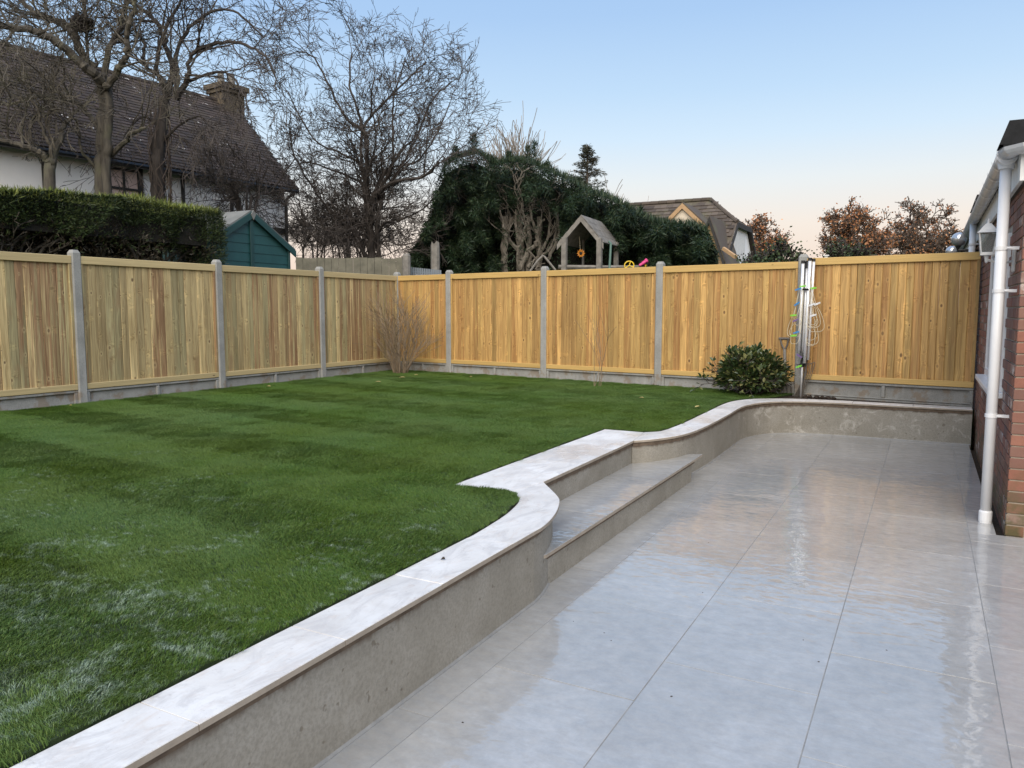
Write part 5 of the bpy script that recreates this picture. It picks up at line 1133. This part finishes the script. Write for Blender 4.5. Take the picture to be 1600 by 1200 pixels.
# ------------------------------------------------------------------ trees beyond the conifers
FT = dict(seg=0.6, wig=0.10, trop=[0.16, 0.14, 0.10], lv=3, kids=[5, 4, 3], ang=(0.25, 0.6), lr=(0.5, 0.75), rr=0.5, rmin=0.013, taper=0.5)
Y = 34; t_ = tree_thing('bare_tree', 'pale upright bare treetop rising above the conifer screen', gp(800, 250, Y)); T = Tree(51)
b = gp(797, 300, Y); T.limb([b, b+Vector((0,0,3)), b+Vector((0.1,0,6.0))], 0.22, 0.14); T.mb.build('trunk', M['paletwig'], t_); T.mb = MB()
for k in range(26):
    a = rnd.uniform(0, 6.28); T.grow(b+Vector((0,0,rnd.uniform(4.0, 5.6))), Vector((math.cos(a)*0.62, math.sin(a)*0.62, 1)), rnd.uniform(1.6, 2.6), 0.05, 1, dict(FT, kids=[5, 6, 3]))
T.mb.build('branches', M['paletwig'], t_)
Y = 33; t_ = tree_thing('spruce_tree', 'small grey green spruce with a pointed top behind the conifer screen', gp(915, 300, Y)); b = gp(917, 300, Y); T = Tree(52)
ztop = at(918, 226, Y).z; T.limb([b, b+Vector((0,0,4)), Vector((b.x, b.y, ztop))], 0.16, 0.02, 0.01); Pn, Dn = [], []
for k in range(190):
    f = (k+rnd.random())/190; z = 3.5+(ztop-3.6)*f; L_ = 1.9*(1-f)**0.8+0.08; a = rnd.uniform(0, 6.28); d = Vector((math.cos(a), math.sin(a), 0.18-0.25*(1-f))); p0 = Vector((b.x, b.y, z)); tipp = p0+d*L_*rnd.uniform(0.7, 1.1)+Vector((0,0,0.1))
    T.mb.tube([p0, (p0+tipp)/2+Vector((0,0,-0.04)), tipp], [0.018, 0.012, 0.006], 3, cap=False)
    for q in range(60):
        g_ = rnd.uniform(0.15, 1); p = p0.lerp(tipp, g_)+Vector((rnd.gauss(0,0.05), rnd.gauss(0,0.05), rnd.gauss(0,0.03)-0.03)); Pn.append(p[:]); Dn.append((d+Vector((rnd.gauss(0,.6), rnd.gauss(0,.6), rnd.gauss(0,.35)-0.2)))[:])
T.mb.build('trunk', M['oakbark'], t_); V, F_ = kites(np.array(Pn), np.array(Dn), r3.uniform(0.08, 0.17, len(Pn)), r3.uniform(0.010, 0.018, len(Pn)), r3); leafmesh('crown', V, F_, M['spruce'], t_)
for px, py, w_, nm, Yq in ((880, 262, 10, 'thin pale bare tree beside the pointed spruce', 36), (945, 285, 9, 'thin pale bare tree on the house side of the spruce', 38), (1008, 312, 11, 'small pale bare treetop behind the tiled house ridge', 60)):
    t_ = tree_thing('bare_tree', nm, gp(px, 300, Yq)); T = Tree(px); b = gp(px, 300, Yq); zt_ = at(px, py-12, Yq).z
    T.limb([b, b+Vector((0,0,(zt_-0.3)*0.45)), b+Vector((0,0,(zt_-0.3)*0.72))], 0.12, 0.06, 0.02)
    for k in range(9): T.grow(b+Vector((0,0,(zt_-0.3)*rnd.uniform(0.45, 0.7))), Vector((rnd.gauss(0,.3), rnd.gauss(0,.3), 1)), (zt_)*0.22, 0.03, 2, dict(FT, kids=[4, 4, 4], rmin=0.014))
    T.mb.build('branches', M['paletwig'], t_)

# ------------------------------------------------------------------ far chalet house
ax_ = Vector((1, 0, 0)); bx_ = Vector((0, 1, 0))      # across and away
Rg = at(1110, 312, 36.0); zr = Rg.z
far = thing('far_house', 'brown-tiled chalet house with white gable end beyond the conifers', 'house', (Rg.x, Rg.y, 0.33))
hw_ = 3.6; zl = 3.35; wl = 13.0; gx = 1.55
m = MB(); m.box((Rg.x-wl, Rg.y-hw_+0.35, 0.33), (Rg.x+gx-0.15, Rg.y+hw_-0.35, zl))
zh = zr-1.25; hh_ = hw_*1.25/(zr-zl)
m.add([(Rg.x+gx-0.15, Rg.y-hw_+0.35, zl), (Rg.x+gx-0.15, Rg.y+hw_-0.35, zl), (Rg.x+gx-0.15, Rg.y+hh_, zh-0.12), (Rg.x+gx-0.15, Rg.y-hh_, zh-0.12)], [(0,1,2,3)]); m.build('wall', M['whitewall'], far)
e0 = Vector((Rg.x-wl, Rg.y-hw_, zl)); up_ = Vector((0, hw_, zr-zl)); LsF = up_.length; We = wl+gx
def okf(x, s): 
    f = s/LsF; fh = 1-(zr-zh)/(zr-zl); 
    return x < We - 0.1 if f < fh else x < We - gx*(f-fh)/(1-fh)
m = MB(); fh = 1-(zr-zh)/(zr-zl)
pA, pB, pC, pD, pE = e0, e0+ax_*We, Vector((Rg.x+gx, Rg.y-hh_, zh)), Vector((Rg.x, Rg.y, zr)), Vector((Rg.x-wl, Rg.y, zr)); dn_ = Vector((0,0,-0.03))
qA, qB, qC = Vector((e0.x, Rg.y+hw_, zl)), Vector((e0.x+We, Rg.y+hw_, zl)), Vector((Rg.x+gx, Rg.y+hh_, zh))
m.add([p+dn_ for p in (pA, pB, pC, pD, pE, qA, qB, qC)], [(0,1,2,3,4), (5,4,3,7,6), (2,7,3)]); rf = m.build('roof', M['tiles2'], far)
tm = tile_roof(e0, ax_, up_, We, LsF, 0.30, 0.27, 0.035, okf, 8); tag(tm.build('roof_tiles', M['tiles2'], rf), kind='stuff')
hp = Vector((Rg.x+gx, Rg.y-hh_, zh)); hup = Vector((-gx, 0, zr-zh)); tm = tile_roof(hp, bx_, hup, 2*hh_, hup.length, 0.30, 0.27, 0.035, lambda x, s: abs(x-hh_) < hh_*(1-s/hup.length), 9); tag(tm.build('roof_tiles', M['tiles2'], rf), kind='stuff')
m = MB()
for a, b in ((pE, pD), (pD, pC)):
    n_ = int((b-a).length/0.4)
    for k in range(n_): m.tube([a.lerp(b, k/n_)+Vector((0,0,0.02)), a.lerp(b, (k+0.96)/n_)+Vector((0,0,0.02))], [0.10, 0.09], 7)
m.build('ridge_tiles', M['tiles2'], rf)
m = MB()
for a, b in ((pB, pC), (qB, qC), (pC, qC)): m.obox(a+Vector((0.02,0,-0.20)), b-a, (0.05,0,0), (0,0,0.20))
m.build('bargeboard', M['timberblack'], far)
m = MB(); m.box((Rg.x+gx-0.149, Rg.y-1.35, 3.4), (Rg.x+gx-0.12, Rg.y+0.9, 4.9)); m.build('gable_panel', M['whitepaint'], far)
m = MB(); m.box((Rg.x+gx-0.148, Rg.y-1.75, 2.0), (Rg.x+gx-0.10, Rg.y-1.62, 5.0)); m.build('downpipe', M['black'], far)
m = MB(); m.box((Rg.x+gx-0.148, Rg.y-1.9, 2.75), (Rg.x+gx+0.5, Rg.y+2.2, 2.95)); m.build('lean_to_roof', M['bluegrey'], far)
def gablet(px, py, Yd, wd, ht, dl, wallm, bargem, nm, bw=0.22):
    p = at(px, py, Yd); m = MB(); b0 = p.z-ht
    m.add([(p.x-wd, p.y, b0), (p.x+wd, p.y, b0), (p.x, p.y, p.z-0.1), (p.x-wd, p.y+dl, b0), (p.x+wd, p.y+dl, b0), (p.x, p.y+dl, p.z-0.1)], [(0,1,2), (5,4,3)])
    m.box((p.x-wd, p.y+0.002, 0.33), (p.x+wd, p.y+dl, b0)); o_ = m.build(nm, M[wallm], far)
    m = MB(); 
    for s_ in (-1, 1):
        m.obox((p.x, p.y-0.12, p.z-bw), (s_*(wd+0.2), 0, -(ht+0.2*ht/wd)), (0, 0.06, 0), (0, 0, bw))
    m.build('bargeboard', M[bargem], o_)
    m = MB()
    for s_ in (-1, 1): m.obox((p.x, p.y-0.055, p.z+0.005), (s_*(wd+0.22), 0, -(ht+0.2*ht/wd)), (0, dl, 0), (0, 0, 0.06))
    m.build('gable_roof', M['tiles2'], o_)
gablet(1067, 318, 33.6, 1.05, 1.0, 2.8, 'cream', 'barge', 'dormer_gable')
gablet(1109, 339, 31.8, 0.62, 1.75, 2.9, 'buff', 'timberblack', 'porch_gable', 0.26)
m = MB(); a, b = at(1130, 388, 31.5), at(1150, 402, 31.0); m.tube([a, b], 0.09, 4); m.build('porch_verge', M['barge'], far)

# ------------------------------------------------------------------ right-hand far trees and bushes
def leafy(name, label, px, py_base, Yq, x0, x1, ytop, nl, mat, bark, seed, leafL, trunk=0.2, cat='tree', group=None, prm=None, nlimb=10, crown0=0.30, hmin=None):
    t_ = tree_thing(name, label, gp(px, py_base, Yq), cat, group); T = Tree(seed); rg = random.Random(seed)
    b = gp(px, py_base, Yq); zt_ = at(px, ytop, Yq).z; Hh = zt_-0.33; Wx = (x1-x0)/1202*Yq/2; cxp = (x0+x1)/2
    T.limb([b, b+Vector((rg.gauss(0,.1),0,Hh*0.2)), b+Vector((rg.gauss(0,.2),0,Hh*0.42))], trunk, trunk*0.7, 0.03); T.mb.build('trunk', M[bark], t_); T.mb = MB(); T.tips = []
    ctr = at(cxp, ytop, Yq); P_ = prm or dict(seg=0.5, wig=0.2, trop=[0.02, 0.03, 0.02], lv=3, kids=[4, 4, 3], ang=(0.35, 0.95), lr=(0.45, 0.7), rr=0.55, rmin=0.022, taper=0.5, rcap=0.09)
    for k in range(nlimb):
        a = 2*math.pi*k/nlimb + rg.uniform(-.3,.3); el_ = rg.uniform(0.15, 1.35); tgt = Vector((ctr.x+math.cos(a)*math.cos(el_)*Wx*0.9, ctr.y+math.sin(a)*math.cos(el_)*Wx*0.9, 0.33+Hh*(crown0+0.12+(0.80-crown0)*math.sin(el_))))
        s_ = b+Vector((0,0,Hh*rg.uniform(crown0*0.75, 0.42))); md_ = s_.lerp(tgt, 0.5)+Vector((0,0,Hh*0.05)); q, rd = T.limb([s_, md_, tgt], trunk*0.45, trunk*0.12, 0.08); T.dress(q, rd, P_, 18.0/max(2.0, Hh), Wx*0.50, 0.3)
    T.mb.build('branches', M[bark], t_)
    tips = [x for x in T.tips]
    pp, dd = [], []
    for k in range(nl):
        p, d = tips[rg.randrange(len(tips))]; pp.append((p+Vector((rg.gauss(0,.16), rg.gauss(0,.16), rg.gauss(0,.14)))*1.0)[:]); dd.append((rg.gauss(0,1), rg.gauss(0,1), rg.gauss(0,.8)-0.3))
    rr4 = np.random.default_rng(seed); V, F_ = kites(np.array(pp), np.array(dd), rr4.uniform(0.6, 1.2, nl)*leafL, rr4.uniform(0.6, 1.2, nl)*leafL*0.36, rr4); leafmesh('crown', V, F_, M[mat], t_)
leafy('oak_tree', 'russet-leaved oak with a rounded crown, nearer the tiled house', 1337, 400, 58, 1285, 1392, 320, 4600, 'oakleaf', 'oakbark', 61, 0.20, 0.38, group='russet oaks beyond the fence')
leafy('oak_tree', 'thinner half-bare russet oak beside the brick house gutter', 1440, 400, 60, 1385, 1498, 330, 2300, 'oakleaf', 'oakbark', 62, 0.19, 0.38, group='russet oaks beyond the fence', nlimb=12)
leafy('beech_tree', 'russet-leaved tree behind the white gable of the tiled house', 1190, 400, 46, 1160, 1228, 338, 3200, 'oakleaf', 'oakbark', 63, 0.15, 0.2)
leafy('green_bush', 'dark green rounded bush just over the fence below the white gable', 1190, 420, 24, 1140, 1245, 388, 9000, 'bush', 'barkdark', 64, 0.10, 0.08, 'bush', None, None, 12, 0.05)
leafy('holly_tree', 'small dark leafy holly standing alone before the oaks', 1256, 410, 26, 1240, 1272, 383, 1500, 'bush', 'barkdark', 65, 0.10, 0.06, 'tree', None, None, 8, 0.3)
leafy('green_bush', 'low green bush in front of the russet oaks', 1350, 410, 40, 1275, 1372, 397, 5200, 'bush', 'barkdark', 66, 0.14, 0.08, 'bush', None, None, 12, 0.05)
m = MB(); p = at(1291, 400, 30); m.box((p.x-0.06, p.y-0.06, 0.33), (p.x+0.06, p.y+0.06, p.z)); m.box((p.x-0.10, p.y-0.10, p.z), (p.x+0.10, p.y+0.10, p.z+0.04)); tag(m.build('white_post', M['whitepaint'], loc=(p.x, p.y, 0.33)), 'thin white post poking above the fence before the oaks', 'post')

# ------------------------------------------------------------------ things in the garden
# bare shrub in the corner
b = at(627, 581, 12.9); b = Vector((b.x, b.y, LAWN)); cs = thing('corner_shrub', 'bare tan twiggy shrub growing in the fence corner', 'shrub', tuple(b)); T = Tree(71)
CS = dict(seg=0.15, wig=0.09, trop=[0.05, 0.03], lv=2, kids=[4, 3], ang=(0.2, 0.6), lr=(0.35, 0.62), rr=0.55, rmin=0.0025, taper=0.4, f0=0.3)
for k in range(44):
    a = rnd.uniform(0, 6.28); s_ = rnd.random()**0.7*0.62; T.grow(b+Vector((math.cos(a)*rnd.uniform(0.02, 0.16), math.sin(a)*rnd.uniform(0.02, 0.16), -0.02)), Vector((math.cos(a)*s_, math.sin(a)*s_, 1)), rnd.uniform(0.6, 1.05), rnd.uniform(0.004, 0.008), 0, CS)
for k in range(9):
    a = rnd.uniform(0, 6.28); T.limb([b+Vector((math.cos(a)*0.12, math.sin(a)*0.12, -0.03)), b+Vector((math.cos(a)*0.16, math.sin(a)*0.16, 0.18)), b+Vector((math.cos(a)*0.24, math.sin(a)*0.24, 0.38))], 0.018, 0.012, 0.01)
T.mb.build('stems', M['twigtan'], cs)
b = at(934, 594, 10.6); b = Vector((b.x, b.y, LAWN)); sp_ = thing('sapling', 'thin bare sapling standing against the golden fence', 'sapling', tuple(b)); T = Tree(72)
for k in range(4): T.grow(b+Vector((rnd.gauss(0,.03), rnd.gauss(0,.03), 0)), Vector((rnd.gauss(0,.12), rnd.gauss(0,.12), 1)), rnd.uniform(0.5, 0.95), 0.005, 1, CS)
T.mb.build('stems', M['twigtan'], sp_)
# leafy shrub
b = at(1172, 622, 9.65); b = Vector((b.x, b.y, LAWN-0.01)); ls = thing('leafy_shrub', 'dense glossy green shrub with some yellowed leaves beside the garden fork', 'shrub', tuple(b)); T = Tree(73); T.tips = []
LS = dict(seg=0.1, wig=0.16, trop=[0.05, 0.03], lv=2, kids=[4, 3], ang=(0.4, 1.0), lr=(0.4, 0.65), rr=0.55, rmin=0.0035, taper=0.5, f0=0.35)
for k in range(34):
    a = rnd.uniform(0, 6.28); s_ = rnd.random()**0.6*1.15; T.grow(b+Vector((math.cos(a)*0.10, math.sin(a)*0.10, 0)), Vector((math.cos(a)*s_, math.sin(a)*s_*0.8, 0.8)), rnd.uniform(0.24, 0.42), 0.010, 0, LS)
T.mb.build('stems', M['barkdark'], ls); pp, dd = [], []
for k in range(3400):
    if k < 2400:
        a = rnd.uniform(0, 6.28); e_ = rnd.uniform(-0.45, 1.5); rr_ = rnd.uniform(0.74, 1.06)*(1+0.16*math.sin(3*a+4*e_)+0.10*math.sin(5*a+1)*math.cos(3*e_)); d = Vector((math.cos(a)*math.cos(e_), math.sin(a)*math.cos(e_), math.sin(e_)))
        p = b + Vector((d.x*0.385*rr_, d.y*0.32*rr_, 0.225+d.z*(0.30 if d.z > 0 else 0.24)*rr_))
        if p.z < LAWN: continue
    else: p, d = T.tips[rnd.randrange(len(T.tips))]
    pp.append(p[:]); dd.append((d+Vector((rnd.gauss(0,.5), rnd.gauss(0,.5), rnd.gauss(0,.4)+0.15)))[:])
P_ = np.array(pp); D_ = np.array(dd); D_ /= np.linalg.norm(D_, axis=1, keepdims=True); n = len(P_); rr5 = np.random.default_rng(74)
S_ = np.cross(D_, np.array([0,0,1.0])+rr5.normal(0,.35,(n,3))); S_ /= np.maximum(np.linalg.norm(S_, axis=1, keepdims=True), 1e-6); Nn = np.cross(S_, D_); Ll = rr5.uniform(0.05, 0.09, (n,1)); Ww = Ll*rr5.uniform(0.22, 0.31, (n,1))
V = np.stack([P_, P_+D_*Ll*0.35-S_*Ww+Nn*Ww*0.35, P_+D_*Ll*0.72-S_*Ww*0.7+Nn*Ww*0.25, P_+D_*Ll-Nn*Ll*0.08, P_+D_*Ll*0.72+S_*Ww*0.7+Nn*Ww*0.25, P_+D_*Ll*0.35+S_*Ww+Nn*Ww*0.35], 1).reshape(-1,3)
i6 = np.arange(n)[:,None]*6; F_ = np.concatenate([i6+np.array([[0,3,2,1]]), i6+np.array([[0,5,4,3]])]); leafmesh('leaves', V, F_, M['laurel'], ls)
m = blob(b+Vector((0,0,0.24)), 0.24, 0.20, 0.19, 9, 0.3, 10); m.build('shade_core', M['core'], ls)  # dark lump stands in for the shade among the leaves
# rotary airer leaning on the post
b4 = BP[4]; foot = b4 - BN*0.14 + bdir*0.06
ra = thing('rotary_airer', 'folded aluminium rotary clothes airer with pegs and slack lines against the post', 'clothes airer', (foot.x, foot.y, 0.37))
lean = Vector((0.012, 0.02, 1)).normalized()
def rp_(h, dx=0.0, dy=0.0): p = Vector((foot.x, foot.y, 0.37)) + lean*h; return p + bdir*dx - BN*dy
m = MB(); m.tube([rp_(0.0, 0.0), rp_(0.75)], 0.013, 12); m.tube([rp_(0.42), rp_(1.67)], 0.017, 12); m.build('pole', M['alu'], ra, smooth=True)
m = MB(); m.tube([rp_(0.38), rp_(0.385), rp_(0.46), rp_(0.465)], [0.017, 0.024, 0.024, 0.018], 10); m.tube([rp_(0.40, 0.03, 0.01), rp_(0.47, 0.05, 0.02)], 0.016, 8); m.tube([rp_(1.60), rp_(1.68)], 0.030, 12); m.build('hub', M['black'], ra)
for dx, dy, h0, h1, rr_ in ((-0.045, 0.03, 0.55, 1.66, 0.0185), (0.038, 0.035, 0.43, 1.69, 0.020), (0.075, 0.005, 0.47, 1.68, 0.0165), (-0.01, -0.03, 0.5, 1.66, 0.016)):
    m = MB(); m.tube([rp_(h0, dx*0.9, dy), rp_(h1, dx, dy)], rr_, 12); am = m.build('arm', M['alu'], ra, smooth=True)
    q = MB(); q.tube([rp_(h1-0.005, dx, dy), rp_(h1+0.03, dx, dy)], rr_*1.2, 10); q.build('end_cap', M['black'], am)
m = MB(); m.tube([rp_(1.34, -0.05, 0.03), rp_(1.335, 0.045, 0.055)], 0.013, 8); m.tube([rp_(0.64, -0.03, 0.02), rp_(0.50, 0.01, 0.045), rp_(0.46, 0.0, 0.02)], 0.010, 6); m.build('strut_clip', M['black'], ra)
m = MB()
for k in range(11):
    sd_ = 1 if k % 3 else -1; x0 = sd_*rnd.uniform(0.03, 0.08); top = rnd.uniform(1.15, 1.55); low = rnd.uniform(0.62, 0.95); ww = rnd.uniform(0.06, 0.19)*sd_
    m.tube(catmull([rp_(top, x0, 0.05), rp_(top-0.25, x0+ww*0.35, 0.06), rp_((top+low)/2-0.1, x0+ww*0.8, 0.05), rp_(low+0.05, x0+ww, 0.05), rp_(low, x0+ww*0.6, 0.06), rp_(low+0.06, x0*0.7, 0.05), rp_(low+0.5, x0*0.5, 0.045)], 4), 0.0028, 4, cap=False)
m.build('washing_line', M['line'], ra)
pegs = [('green', -0.02, 1.275, 0.10), ('green', 0.105, 1.25, 0.10), ('blue', -0.075, 1.24, 0.3), ('blue', -0.08, 1.06, 0.6), ('white', 0.10, 1.05, 0.35), ('white', 0.16, 1.06, 0.4), ('white', 0.12, 0.92, 0.3), ('green', -0.115, 0.92, 0.1), ('purple', -0.085, 0.86, 0.5), ('blue', -0.07, 0.71, 0.3), ('green', -0.10, 0.67, 0.1), ('purple', -0.02, 0.42, -0.6), ('green', -0.02, 0.29, 0.4)]
PEGL = ['bright green peg clipped highest on the folded airer arms', 'bright green peg clipped on the brick house side of the airer', 'blue peg directly under the highest green peg on the airer', 'blue peg alone midway up the folded airer',
        'white peg of a pair, the one touching the airer arm', 'white peg of a pair, the one towards the brick house', 'lone white peg hanging under the white pair', 'bright green peg just above a purple peg on the slack line',
        'dark purple peg just below a green peg on the slack line', 'blue peg lowest of the blue ones, above a green peg', 'bright green peg just below the lowest blue peg', 'dark purple peg low on the airer near its hub', 'bright green peg lowest of all pegs, at the airer hub']
for k, (cl, dx, h, tl) in enumerate(pegs):
    c = rp_(h+0.10, dx, 0.075); d = bdir*math.cos(tl) + Vector((0,0,1))*math.sin(tl); up2 = Vector((0,0,1))*math.cos(tl) - bdir*math.sin(tl); m = MB()
    m.obox(c - d*0.038 + up2*0.001, d*0.076, -BN*0.008, up2*0.008); m.obox(c - d*0.038 - up2*0.009, d*0.076, -BN*0.008, up2*0.008); m.tube([c-d*0.004-BN*0.004-up2*0.012, c-d*0.004-BN*0.004+up2*0.012], 0.006, 6)
    tag(m.build('clothes_peg', M['peg_'+cl], loc=tuple(c)), PEGL[k], 'clothes peg', 'pegs left on the clothes airer')
# garden fork with D handle, and a wire hanging-basket hoop
b = at(1228, 622, 9.72); fb = Vector((b.x, b.y, 0.36)); tp = at(1226, 545, 9.78)
gf = thing('garden_fork', 'old garden fork with a brown D-shaped handle stuck beside the shrub', 'garden fork', tuple(fb)); ud = (tp-fb).normalized()
m = MB(); m.tube([fb+ud*0.20, tp], [0.019, 0.017], 10); m.build('shaft', M['oldwood'], gf, smooth=True)
m = MB(); m.tube([tp-ud*0.02, tp+ud*0.05-bdir*0.035, tp+ud*0.125-bdir*0.052, tp+ud*0.135-bdir*0.05], 0.012, 8); m.tube([tp-ud*0.02, tp+ud*0.05+bdir*0.035, tp+ud*0.125+bdir*0.052, tp+ud*0.135+bdir*0.05], 0.012, 8); m.tube([tp+ud*0.13-bdir*0.066, tp+ud*0.13+bdir*0.066], 0.017, 10); m.build('handle', M['steel'], gf)
m = MB()
for x in (-0.075, -0.025, 0.025, 0.075): m.tube([fb+ud*0.18, fb+ud*0.13+bdir*x, fb-ud*0.10+bdir*x], [0.011, 0.009, 0.004], 6)
m.build('tines', M['steel'], gf)
hp_ = fb + bdir*0.20 - BN*0.02; gr = thing('garden_rake', 'rusty wire hoops and rake leaning between fork and airer', 'garden tool', tuple(hp_)); m = MB()
for k in range(5):
    f = k/4; m.tube(catmull([hp_+bdir*(-0.10+0.05*f), hp_+bdir*(-0.02+0.10*f)+Vector((0,0,0.16+0.06*f)), hp_+bdir*(0.02+0.11*f)+Vector((0,0,0.30+0.08*f)), hp_+bdir*(-0.02+0.16*f)+Vector((0,0,0.40+0.05*f)), hp_+bdir*(-0.09+0.17*f)+Vector((0,0,0.42))], 4), 0.0045, 5)
m.build('tines', M['steel'], gr); m = MB(); m.tube([hp_+Vector((0,0,-0.02)), hp_+bdir*0.05+Vector((0,0,0.5))], 0.010, 6); m.build('shaft', M['steel'], gr)
# clods of soil by the airer
for k in range(9):
    p = foot + bdir*(0.06+0.042*k+rnd.uniform(-.02,.02)) - BN*rnd.uniform(0.0, 0.06); bl = blob((p.x, p.y, 0.385), rnd.uniform(0.02, 0.04), rnd.uniform(0.02, 0.04), rnd.uniform(0.014, 0.026), k, 0.5, 6)
    tag(bl.build('soil_clod', M['soil'], loc=(p.x, p.y, 0.385)), 'dark crumbly clod of soil at the foot of the clothes airer', 'soil clod', 'soil clods in the bed')
# fallen leaves on the lawn and on the coping
def leaf(px, py, z, L_, label, mat='deadleaf', group='fallen leaves on the lawn'):
    a = (600-py)/1202.0; fz_ = -sP+a*cP; Yq = (z-EYE)/fz_*(cP+a*sP); p = at(px, py, Yq); an = rnd.uniform(-0.4, 0.4)+YAW; d = Vector((math.cos(an), math.sin(an), 0)); s_ = Vector((-d.y, d.x, 0)); m = MB(); W_ = L_*0.28; z3 = Vector((0,0,1))
    m.add([p-d*L_/2, p-d*L_*0.15-s_*W_+z3*0.010, p+d*L_*0.25-s_*W_*0.7+z3*0.012, p+d*L_/2+z3*0.004, p+d*L_*0.25+s_*W_*0.7+z3*0.014, p-d*L_*0.15+s_*W_+z3*0.012, p+z3*0.003], [(0,1,6), (1,2,6), (2,3,6), (3,4,6), (4,5,6), (5,0,6)])
    tag(m.build('fallen_leaf', M[mat], loc=tuple(p)), label, 'leaf', group)
for px, py, L_, lb in ((590, 597, 0.10, 'yellow fallen leaf on grass, a stride out from the corner shrub'), (628, 590, 0.10, 'yellow fallen leaf on grass right at the corner shrub stems'), (650, 586, 0.07, 'small yellow fallen leaf between corner shrub and narrow golden panel'), (419, 604, 0.08, 'tan fallen leaf on the grass near the pale fence'), (735, 589, 0.06, 'pale fallen leaf on grass before the dead conifer limbs'), (1090, 636, 0.07, 'yellow fallen leaf on grass beside the curved coping'), (1002, 622, 0.06, 'pale fallen leaf on grass beyond the step'), (110, 634, 0.03, 'small white scrap on grass by the pale fence')):
    leaf(px, py, LAWN+0.028, L_, lb)
leaf(692, 875, COP+0.002, 0.022, 'small dark leaf lying on the pale coping', 'barkdark', 'leaf on the coping')
